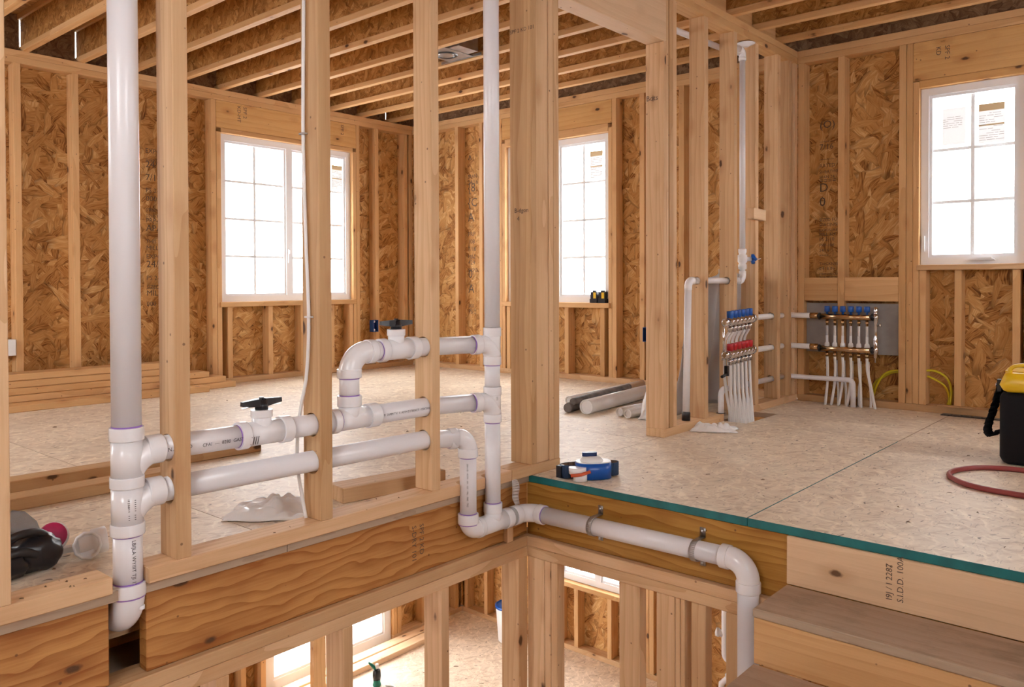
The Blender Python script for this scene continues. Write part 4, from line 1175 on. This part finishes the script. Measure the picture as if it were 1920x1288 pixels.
wp_pipe([(XW, 2.153, 2.275), (-0.09, 2.12, 2.285), (-0.115, 2.08, 2.286)], .021, 'elbow', 'fit')
MB().lathe((XW, 2.20, 2.3435), (0, 0, -1), [(0, .06), (.004, .055), (.012, .03), (.02, .02)], 20).build('ceiling_collar', 'fit', wlne)

# wood block that the silver manifold is fixed to is part of the studs; supply lines run behind to the brass manifold
def lath(mb, a, b, prof):   # prof in fractions along a-b
    a = V(a); b = V(b); L = (b - a).length
    return mb.lathe(a, b - a, [(t * L, r) for t, r in prof], 18)
# ---- silver manifold
mf = thing('silver_manifold', 'silver heating manifold with blue and red caps in front of the far studs', 'manifold', (0.04, 1.95, 0.0))
MX = 0.045
bars = (((MX, 1.735, 0.592), (MX, 2.10, 0.606)), ((MX, 1.735, 0.398), (MX, 2.10, 0.412)))
for bi, (a, b) in enumerate(bars):
    a = V(a); b = V(b)
    m = MB()
    lath(m, a, b, [(0, .012), (0.0, .020), (.05, .020), (.05, .024), (.95, .024), (.95, .028), (1.0, .028), (1.0, .012)])
    for k in range(6):
        c = a.lerp(b, .14 + .145 * k)
        m.lathe(c + V((0, 0, -.02)), (0, 0, -1), [(0, .010), (.012, .010), (.012, .016), (.026, .016), (.028, .011), (.042, .012)], 12)
        m.lathe(c + V((.015, 0, 0)), (1, 0, 0), [(0, .014), (.010, .013), (.012, .006)], 12)
    bar = m.build('bar', 'chrome', mf)
    for k in range(6):
        c = a.lerp(b, .14 + .145 * k)
        cm = MB().lathe(c + V((0, 0, .020)), (0, 0, 1), [(0, .014), (.006, .020), (.040, .020), (.044, .017)], 12)
        cm.build('cap', 'blue' if bi == 0 else 'red', bar)
    MB().lathe(b - V((0, .004, 0)), (0, 1, 0), [(0, .018), (.03, .018), (.032, .012)], 14).build('end_plug', 'white', bar)
m = MB()
m.tube([(MX - .01, 1.725, 0.40), (MX - .01, 1.725, 0.59)], 0.006, 8)
for z in (0.40, 0.592):
    m.lathe((MX, 1.71, z), (0, 1, 0), [(0, .014), (.01, .024), (.03, .024), (.034, .016)], 12)
m.tube([(MX - .01, 1.725, 0.40), (MX - .015, 1.72, 0.37)], .008, 8)
m.build('bracket', 'chrome', mf)
m = MB().box((MX - .02, 1.752, 0.275), (MX + .0, 1.772, 0.335)); m.tube([(MX - .01, 1.762, .285), (MX - .01, 1.70, .275)], .009, 8)
m.build('drain_valve', 'black', mf)
for k in range(6):
    for bi, (a, b) in enumerate(bars):
        c = V(a).lerp(V(b), .14 + .145 * k)
        ye = 1.850 + .021 * k + .010 * bi
        xe = .010 + .017 * k + .012 * bi
        ym = c.y * .55 + ye * .45
        def lp_(f, z, dx=0.0):
            return V((MX + (xe - MX) * f + dx, c.y + (ye - c.y) * f, z))
        back = -.034 if bi == 0 else 0.0
        pts = [c + V((0, 0, -.055))] + ([lp_(.0, .48, back), lp_(.05, .38, back)] if bi == 0 else []) + [lp_(.12, .27, back), lp_(.36, .16, back * .6), lp_(.74, .06), lp_(1.0, -.03), lp_(1.12, -.16)]
        MB().tube(spline(pts, 5), 0.0095, 8).build('tube', 'pex', mf)
# ---- brass manifold on the far wall
bm_ = thing('brass_manifold', 'brass heating manifold with blue caps on the far wall above the floor tubes', 'manifold', (0.36, YB - .06, 0.0))
MY = YB - 0.055
for bi, z in enumerate((0.597, 0.380)):
    m = MB()
    lath(m, (0.176, MY, z), (0.520, MY, z - .004), [(0, .014), (0, .019), (1, .019), (1, .014)])
    for k in range(6):
        x = 0.226 + .052 * k
        m.lathe((x, MY, z - .015), (0, 0, -1), [(0, .009), (.016, .009), (.016, .0125), (.030, .0125), (.030, .008), (.046, .008)], 10)
    bar = m.build('bar', 'brass', bm_)
    for x in (0.168, 0.512):
        MB().lathe((x, MY, z), (1, 0, 0), [(0, .018), (.003, .0245), (.012, .0245), (.014, .018)], 16).build('gasket', 'black', bar)
    for k in range(6):
        x = 0.226 + .052 * k
        if bi == 0:
            MB().lathe((x, MY, z + .016), (0, 0, 1), [(0, .008), (.014, .008), (.014, .016), (.018, .0185), (.050, .0185), (.054, .016)], 12, mi=0).build('cap', 'blue', bar)
            MB().lathe((x, MY, z - .058), (0, 0, -1), [(0, .0075), (.085, .0075)], 10).build('flow_gauge', 'gauge' if k == 0 else 'pex', bar)
        else:
            MB().lathe((x, MY, z + .014), (0, 0, 1), [(0, .017), (.022, .015), (.030, .009), (.075, .0085)], 12).build('flow_cap', 'white', bar)
m = MB()
m.lathe((0.540, MY, 0.30), (0, 0, 1), [(0, .006), (.03, .006), (.032, .012), (.06, .012), (.065, .017), (.10, .017), (.105, .011), (.14, .015), (.16, .012), (.17, .010), (.25, .010), (.255, .014), (.28, .014), (.285, .018), (.31, .018), (.315, .010), (.33, .012), (.36, .013), (.365, .006)], 14)
m.lathe((0.540, MY, 0.545), (1, 0, 0), [(0, .007), (.025, .007), (.026, .011), (.034, .011)], 10)
for z in (0.597, 0.380):
    m.lathe((0.522, MY, z), (1, 0, 0), [(0, .015), (.018, .015)], 12)
m.build('air_vent', 'chrome', bm_)
for k in range(6):
    x = 0.226 + .052 * k
    ex = (0.222, 0.262, 0.310, 0.365, 0.455, 0.545)[k]
    MB().tube(spline([(x, MY, .325), (x + .004, MY, .24), (x + (ex - x) * .35 + .006, MY - .006, .14), (ex, MY - .022, -0.002)], 6), 0.0095, 8).build('tube', 'pex', bm_)
    x2 = (0.25, 0.295, 0.345, 0.385, 0.43, 0.505)[k]
    if k:
        MB().tube(spline([(x, MY + .03, .30), (x + .002, MY + .03, .2), (x2, MY + .02, .10), (x2, MY + .018, -.002)], 5), 0.0085, 8).build('tube', 'pex', bm_)
# ---- supply lines between the studs and the brass manifold
for i, (z, lab) in enumerate(((0.600, 'upper white supply pipe running through the far studs to the brass manifold'), (0.388, 'middle white supply pipe running through the far studs to the brass manifold'))):
    sp = thing('supply_pipe', lab, 'pipe', (-0.05, 2.6, z), 'heating supply pipes in the far studs')
    MB().tube([V((XH, 2.19, z)), V((XH, 2.80, z))] + arc((XH + .055, 2.812, z), V((-.055, 0, 0)), V((0, .055, 0)), 6) + [V((0.112, MY, z - .001))], 0.0185, 16).build('pipe', 'pex', sp)
    MB().lathe((0.112, MY, z), (1, 0, 0), [(0, .020), (.05, .021), (.052, .016), (.058, .016)], 14).build('adapter', 'brass', sp)
sp = thing('supply_pipe', 'lowest white pipe through the far studs turning down at both ends', 'pipe', (-0.05, 2.4, 0.05), 'heating supply pipes in the far studs')
zz0 = 0.176
MB().tube([V((XH + .03, 1.80, 0.02)), V((XH + .03, 1.80, 0.14))] + arc((XH + .03, 1.84, 0.145), V((0, -.04, 0)), V((0, 0, .04)), 6) + [V((XH, 1.98, zz0)), V((XH, 2.82, zz0))], 0.018, 14).build('pipe', 'pvc', sp)
MB().tube([V((XH, 2.80, zz0)), V((XH + .04, 2.845, zz0)), V((0.375, 2.845, zz0 + .002))] + [V((0.375, 2.845, 0.148)) + V((0, 0, .03)) * math.cos(PI / 2 * i / 6) + V((.03, 0, 0)) * math.sin(PI / 2 * i / 6) for i in range(1, 7)] + [V((0.408, 2.84, 0.0))], 0.0165, 14).build('pipe', 'pvc', sp)
MB().lathe((XH + .03, 1.80, 0.0465), (0, 0, -1), [(0, .026), (.001, .03), (.0012, .022)], 14).build('grommet', 'black', sp)
tag(board('backing_board', (0.048, YB + 0.046, 0.345), (0.661, YB + 0.058, 0.685), 'sheetgrey', None, .001), 'plain grey backing board behind the brass manifold', 'board')
# yellow cables
for pts, lab in (([(0.49, YB + .05, .05), (0.515, YB + .04, .13), (0.56, YB + .03, .21), (0.62, YB + .03, .245), (0.70, YB + .03, .25), (0.78, YB + .03, .255), (0.87, YB + .03, .262), (0.94, YB + .035, .22), (0.962, YB + .05, .14), (0.955, YB + .05, .05)], 'longer yellow cable arching through the far wall studs'),
                 ([(0.475, YB + .055, .05), (0.50, YB + .055, .15), (0.55, YB + .05, .195), (0.62, YB + .06, .235), (0.72, YB + .05, .235), (0.82, YB + .045, .225), (0.92, YB + .045, .175), (0.948, YB + .06, .10), (0.94, YB + .06, .05)], 'lower yellow cable sagging through the far wall studs')):
    o = MB().tube(spline(pts, 6), 0.0075, 8).build('yellow_cable', 'yellow'); tag(o, lab, 'cable', 'yellow cables in the far wall')
# floor vent slot and stray lath by the far wall
fv = thing('floor_vent', 'dark floor vent slot under the right-hand window', 'vent', (1.07, 2.90, 0))
MB().box((0.93, 2.845, 0.0), (1.27, 2.915, 0.004)).build('frame', 'rubber', fv)
for k in range(6):
    MB().box((0.935 + .055 * k, 2.85, 0.004), (0.935 + .055 * k + .045, 2.91, 0.006)).build('louver', 'black', fv)
tag(board('wood_lath', (0.90, 2.895, 0.046), (1.10, 2.935, 0.056), 'stud', None, .001), 'thin wood lath resting on the far wall sole plate', 'lath')

# ================================================================== tool bag and hose
tb_ = thing('tool_bag', 'black tool bag with yellow lid and hanging strap at the right edge', 'tool bag', (1.62, 1.62, 0))
ang = 0.42
TB = Matrix.Translation(V((1.632, 1.665, 0))) @ Matrix.Rotation(.10, 4, 'Z')
def rbox(lo, hi, r, n=5, taper=1.0):
    mb = MB()
    def ringp(z, k, s):
        out = []
        for cx, cy, a0 in ((hi[0] - r, hi[1] - r, 0), (lo[0] + r, hi[1] - r, 90), (lo[0] + r, lo[1] + r, 180), (hi[0] - r, lo[1] + r, 270)):
            for i in range(n + 1):
                a = math.radians(a0 + 90 * i / n)
                x = cx + (r - k) * math.cos(a); y = cy + (r - k) * math.sin(a)
                out.append(V(((x - (lo[0] + hi[0]) / 2) * s + (lo[0] + hi[0]) / 2, (y - (lo[1] + hi[1]) / 2) * s + (lo[1] + hi[1]) / 2, z)))
        return out
    rows = [(lo[2], r * .8, 1.0), (lo[2] + r * .25, r * .3, 1.0), (lo[2] + r * .8, 0, 1.0), (hi[2] - r * .6, 0, taper), (hi[2] - r * .15, r * .2, taper), (hi[2], r * .6, taper)]
    m_ = 4 * (n + 1)
    for (z, k, s) in rows:
        mb.v += [tuple(p) for p in ringp(z, k, s)]
    for i in range(len(rows) - 1):
        for k in range(m_):
            k2 = (k + 1) % m_
            mb.face((i * m_ + k, i * m_ + k2, (i + 1) * m_ + k2, (i + 1) * m_ + k), 0, True)
    mb.face(list(range(m_))[::-1]); mb.face([(len(rows) - 1) * m_ + k for k in range(m_)])
    return mb
rbox((-.17, -.13, 0), (.17, .13, 0.325), .04).xform(TB).build('body', 'bagblack', tb_)
lid = rbox((-.172, -.132, 0.322), (.172, .132, 0.415), .045, taper=.93).xform(TB).build('lid', 'ylid', tb_)
for k in range(4):
    m = MB().box((-.150, -.085 + .05 * k, .413), (.150, -.062 + .05 * k, .421)).xform(TB); m.build('lid_rib', 'ylid', lid)
MB().tube([TB @ V(p) for p in spline([(-.13, -.10, .41), (-.125, -.10, .435), (-.08, -.10, .45), (.08, -.10, .45), (.125, -.10, .435), (.13, -.10, .41)], 5)], .009, 8).build('lid_handle', 'ylid', lid)
m = MB()
sp_ = spline([(-.172, .02, .36), (-.183, .02, .30), (-.205, .015, .22), (-.225, .01, .14), (-.215, .0, .11), (-.19, -.005, .115), (-.178, -.005, .14)], 6)
for k in range(len(sp_) - 1):
    b = len(m.v); a, c = sp_[k], sp_[k + 1]; wv_ = V((.016, .016, .004))
    m.v += [tuple(a - wv_), tuple(a + wv_), tuple(c + wv_), tuple(c - wv_)]; m.face((b, b + 1, b + 2, b + 3), 0, True)
so = m.xform(TB).build('shoulder_strap', 'bagblack', tb_); md = so.modifiers.new('thickness', 'SOLIDIFY'); md.thickness = .003
MB().box((-.188, .0, .315), (-.172, .04, .37)).xform(TB).build('buckle', 'rubber', tb_)
MB().lathe((-.19, .02, .345), (-1, 0, 0), [(0, .008), (.005, .008)], 10).xform(TB).build('rivet', 'chrome', tb_)
hs_ = MB().tube(spline([(2.3, .95, .0115), (1.95, .90, .0115), (1.66, .915, .0115), (1.50, .945, .0115), (1.405, 1.025, .0115), (1.362, 1.125, .0115), (1.375, 1.235, .0115), (1.45, 1.35, .0115), (1.60, 1.40, .0115), (1.80, 1.36, .0115), (2.1, 1.30, .0115)], 8), 0.011, 10).build('air_hose', 'hose')
tag(hs_, 'dark red rubber hose looped on the floor before the tool bag', 'hose')
tag(board('wood_chip_block', (1.60, 1.425, 0.0), (1.66, 1.455, 0.035), 'white_pine', None, .002), 'small pale wood block between the tool bag and the hose', 'wood block')

# ================================================================== blue head lamp on the landing
hl = thing('head_lamp', 'blue head lamp with white lens and elastic strap on the landing edge', 'head lamp', (0.20, 0.13, 0))
HLc = V((0.215, 0.125, 0))
ca = math.radians(49)
def HT_(p):   # local: x right in the landing direction, y away
    return HLc + V((p[0] * .52 + p[1] * -.62, p[0] * .66 + p[1] * .55, p[2])) if False else HLc + V((p[0] * .656 - p[1] * .755, p[0] * .755 + p[1] * .656, p[2]))
def outline(rx, ry, n=28, pw=.7, ox=0, oy=0):
    return [(ox + rx * math.copysign(abs(math.cos(2 * PI * k / n)) ** pw, math.cos(2 * PI * k / n)), oy + ry * math.copysign(abs(math.sin(2 * PI * k / n)) ** pw, math.sin(2 * PI * k / n))) for k in range(n)]
m = MB()
m.prism([HT_((x, y, 0.004)) for x, y in outline(.076, .05, 32, .75, .012, -.005)], (0, 0, .066), smooth=True)
m.build('body', 'blue', hl)
m = MB().prism([HT_((x, y, 0.070)) for x, y in outline(.074, .048, 32, .75, .012, -.005)], (0, 0, .004)); m.build('rim', 'white', hl)
MB().lathe(HT_((.005, -.003, .072)), (0, 0, 1), [(0, .048), (.004, .049), (.012, .044), (.018, .036), (.020, .001)], 28, caps=False).build('lens', 'white', hl)
m = MB().prism([HT_((x, y, .091)) for x, y in outline(.032, .012, 20, .6, .0, .012)], (0, 0, .016)); m.build('switch', 'navy', hl)
m = MB()
band = [(.085, -.01), (.118, .005), (.132, .03), (.118, .055), (.06, .066), (0, .06), (-.06, .052), (-.10, .04), (-.125, .02), (-.13, -.005), (-.105, -.02), (-.065, -.022)]
sp_ = spline([V((x, y, 0)) for x, y in band], 5)
n_ = len(sp_)
for k in range(n_ - 1):
    b = len(m.v)
    a, c = sp_[k], sp_[k + 1]
    m.v += [tuple(HT_((a.x, a.y, .006))), tuple(HT_((c.x, c.y, .006))), tuple(HT_((c.x, c.y, .060))), tuple(HT_((a.x, a.y, .060)))]
    m.face((b, b + 1, b + 2, b + 3), 0, True)
so = m.build('strap', ['strap', 'strapin'], hl, fix=False)
md = so.modifiers.new('thickness', 'SOLIDIFY'); md.thickness = .004; md.material_offset = 1
m = MB().prism([HT_((x, y, .002)) for x, y in outline(.028, .024, 18, .7, -.055, -.052)], (0, 0, .030), smooth=True); m.build('battery_cap', 'cup', hl)
m = MB().prism([HT_((x, y, .032)) for x, y in outline(.036, .028, 18, .7, -.065, -.045)], (0, 0, .026), smooth=True); m.build('tilt_bracket', 'white', hl)
MB().tube([HT_((-.098, -.068, .028)), HT_((-.06, -.082, .034)), HT_((-.018, -.076, .044))], .007, 8).build('latch', 'orange', hl)
MB().box((-.012, -.014, 0), (.012, .014, .05)).xform(Matrix.Translation(HT_((-.128, .0, .008)))).build('buckle', 'black', hl)

# ================================================================== small wall and ceiling items
def device_box(label, c, d, mat, group):
    o = thing('device_box', label, 'electrical box', c, group)
    c = V(c); hx, hy, hz_ = d[0] / 2, d[1] / 2, d[2] / 2
    m = MB()
    t_ = .004
    m.box(c - V((hx, hy, hz_)), c + V((hx, hy, -hz_ + t_))); m.box(c + V((-hx, -hy, hz_ - t_)), c + V((hx, hy, hz_)))
    if d[0] < d[1]:
        m.box(c - V((hx, hy, hz_)), c + V((hx, -hy + t_, hz_))); m.box(c + V((-hx, hy - t_, -hz_)), c + V((hx, hy, hz_))); m.box(c - V((hx, hy, hz_)), c + V((-hx + t_, hy, hz_)))
    else:
        m.box(c - V((hx, hy, hz_)), c + V((-hx + t_, hy, hz_))); m.box(c + V((hx - t_, -hy, -hz_)), c + V((hx, hy, hz_))); m.box(c + V((-hx, hy - t_, -hz_)), c + V((hx, hy, hz_)))
    m.build('box', mat, o)
    m = MB()
    for s in (-1, 1):
        m.lathe(c + V((0, 0, s * hz_ * .72)), (1, -1, 0), [(-.004, .012), (.03, .012)], 10)
    m.build('mounting_ear', 'cup' if mat == 'bluebox' else mat, o)
    return o
device_box('blue electrical box on the left wall stud near the room corner', (XL + .01, 2.405, 0.42), (0.06, 0.062, 0.115), 'bluebox', 'electrical boxes on the studs')
device_box('blue electrical box on the far wall stud left of the header post', (-1.215, YB + .005, 0.415), (0.062, 0.06, 0.115), 'bluebox', 'electrical boxes on the studs')
eb = thing('junction_box', 'white junction box on the left wall at the picture edge', 'electrical box', (XL + .02, -0.765, 0.40))
MB().box((XL - .06, -0.83, 0.345), (XL + .015, -0.722, 0.455)).build('box', 'white', eb)
MB().box((XL + .015, -0.825, 0.35), (XL + .02, -0.727, 0.45)).build('cover', 'white', eb)
bt_l = ('left one of the two yellow tool batteries on the far window sill', 'right one of the two yellow tool batteries on the far window sill')
for i, x in enumerate((-1.735, -1.652)):
    o = thing('tool_battery', bt_l[i], 'battery', (x, YB - .0, 0.662), 'tool batteries on the window sill')
    MB().box((x - .036, YB - .015, 0.6625), (x + .036, YB + .035, 0.695)).build('base', 'black', o)
    MB().box((x - .030, YB - .012, 0.695), (x + .030, YB + .032, 0.755)).build('body', 'black', o)
    MB().box((x + .0, YB - .0135, 0.70), (x + .026, YB - .0120, 0.75)).build('stripe', 'ylid', o)
    MB().box((x - .014, YB - .005, 0.755), (x + .014, YB + .02, 0.768)).build('post', 'rubber', o)
# recessed light housing between the ceiling joists
rl = thing('recessed_light', 'galvanised recessed light housing hung between the ceiling joists', 'light fixture', (-1.9, 1.35, HT))
yj = [y for y in JY if 1.3 < y < 1.7][0]
ya, yb_ = yj - .366 + .002, yj - .05
m = MB().box((-2.03, ya, HT + .010), (-1.80, yb_, HT + .014)); m.build('pan', 'galv', rl)
MB().lathe((-1.92, (ya + yb_) / 2, HT + .009), (0, 0, -1), [(0, .085), (.006, .080), (.0065, .066), (0, .060)], 24, caps=False).build('ring', 'black', rl)
MB().lathe((-1.92, (ya + yb_) / 2, HT + .005), (0, 0, 1), [(0, .055), (.08, .055)], 20).build('can', 'galv', rl)
MB().box((-1.80, ya + .06, HT + .014), (-1.70, yb_ - .06, HT + .12)).build('junction_box', 'galv', rl)
for y in (ya + .004, yb_ - .012):
    MB().box((-2.12, y, HT + .006), (-1.72, y + .008, HT + .024)).build('hanger_bar', 'galv', rl)

# ================================================================== lower level things
dr = thing('hand_tool', 'small green and black hand tool standing on the lower floor', 'tool', (-2.79, 1.43, ZLOW))
MB().lathe((-2.79, 1.43, ZLOW), (0, 0, 1), [(0, .032), (.012, .034), (.03, .028), (.05, .030)], 16).build('base', 'green', dr)
MB().lathe((-2.79, 1.43, ZLOW + .05), (0, 0, 1), [(0, .030), (.03, .034), (.07, .030), (.085, .020)], 16).build('body', 'black', dr)
MB().tube([(-2.79, 1.43, ZLOW + .12), (-2.81, 1.405, ZLOW + .16), (-2.83, 1.38, ZLOW + .19)], [.012, .014, .006], 10).build('trigger', 'green', dr)
MB().lathe((-2.79, 1.43, ZLOW + .13), (0.1, 0, 1), [(0, .014), (.04, .014), (.045, .01)], 12).build('nozzle', 'cup', dr)
wd_ = MB().tube(spline([(-2.73, 1.47, ZLOW + .006), (-2.66, 1.50, ZLOW + .006), (-2.60, 1.47, ZLOW + .006), (-2.52, 1.50, ZLOW + .006)], 5), .006, 8).build('white_cord', 'white'); tag(wd_, 'short white cord on the lower floor by the hand tool', 'cord')
bk = thing('bucket', 'white bucket with a blue lid against the lower far wall', 'bucket', (-2.53, 2.74, ZLOW))
MB().lathe((-2.53, 2.74, ZLOW), (0, 0, 1), [(0, .10), (.005, .105), (.29, .125), (.30, .128)], 26).build('pail', 'white', bk)
MB().lathe((-2.53, 2.74, ZLOW + .30), (0, 0, 1), [(0, .132), (.02, .132), (.024, .12), (.014, .115)], 26).build('lid', 'blue', bk)
lpz = thing('trap_pipe', 'white waste pipe with a trap on the lower far wall', 'pipe', (-0.47, YB - .15, ZLOW))
Yl = YB - 0.15
MB().tube([(-.468, Yl, -0.36), (-.468, Yl, -1.86)] + [V((-.433, Yl, -1.875)) + V((-.035, 0, 0)) * math.cos(PI * i / 12) + V((0, 0, -.04)) * math.sin(PI * i / 12) for i in range(13)] + [V((-.398, Yl, -1.85))], 0.030, 14).build('pipe', 'pvc', lpz)
MB().lathe((-.468, Yl, -1.74), (-1, -.2, .1), [(0, .026), (.045, .026), (.047, .032), (.07, .032)], 14).build('branch', 'fit', lpz)
MB().tube([(-.425, Yl - .01, -1.93), (-.42, Yl - .01, -2.02), (-.49, Yl - .02, -2.10), (-.50, Yl - .02, ZLOW)], 0.022, 12).build('tail_pipe', 'pvc', lpz)
MB().lathe((-.405, Yl - .01, -2.0), (-1, 0, -.9), [(-.02, .026), (.03, .028), (.06, .024)], 12).build('coupling', 'fit', lpz)
MB().lathe((-.405, Yl - .05, -2.03), (.3, -1, 0), [(0, .018), (.03, .016)], 10).build('plug', 'black', lpz)

# ================================================================== sawdust, chips and splinters
ch = MB()
rg = random.Random(11)
def chip(x, y, z, L, wdt):
    a = rg.uniform(0, PI); c, s = math.cos(a), math.sin(a)
    b = len(ch.v)
    h = rg.uniform(.001, .004)
    for (u, v, zz_) in ((-L, -wdt, .0005), (L, -wdt * .4, .0005), (L * .8, wdt, h), (-L * .6, wdt * .8, h)):
        ch.v.append((x + u * c - v * s, y + u * s + v * c, z + zz_))
    ch.face((b, b + 1, b + 2, b + 3))
    ch.v.append((x, y, z + h * 1.5)); ch.face((b, b + 1, b + 4)); ch.face((b + 2, b + 3, b + 4))
for k in range(90):
    if rg.random() < .5:
        chip(rg.uniform(-3.6, -.15), rg.uniform(-2.2, 2.7), 0, rg.uniform(.003, .012), rg.uniform(.001, .004))
    else:
        chip(rg.uniform(.2, 2.2), rg.uniform(.1, 2.7), 0, rg.uniform(.003, .012), rg.uniform(.001, .004))
for k in range(24):
    chip(rg.uniform(-3.1, .8), rg.uniform(.2, 2.7), ZLOW, rg.uniform(.008, .03), rg.uniform(.002, .006))
for k in range(12):
    chip(-0.05 + rg.uniform(-.04, .04), rg.choice((rg.uniform(-2.0, -1.8), rg.uniform(-1.5, -1.12), rg.uniform(-1.0, -.62))), LT, rg.uniform(.002, .006), rg.uniform(.001, .002))
tag(ch.build('wood_chips', 'chips', fix=False), 'scattered wood chips and splinters on the floors', 'wood chips', kind='stuff')
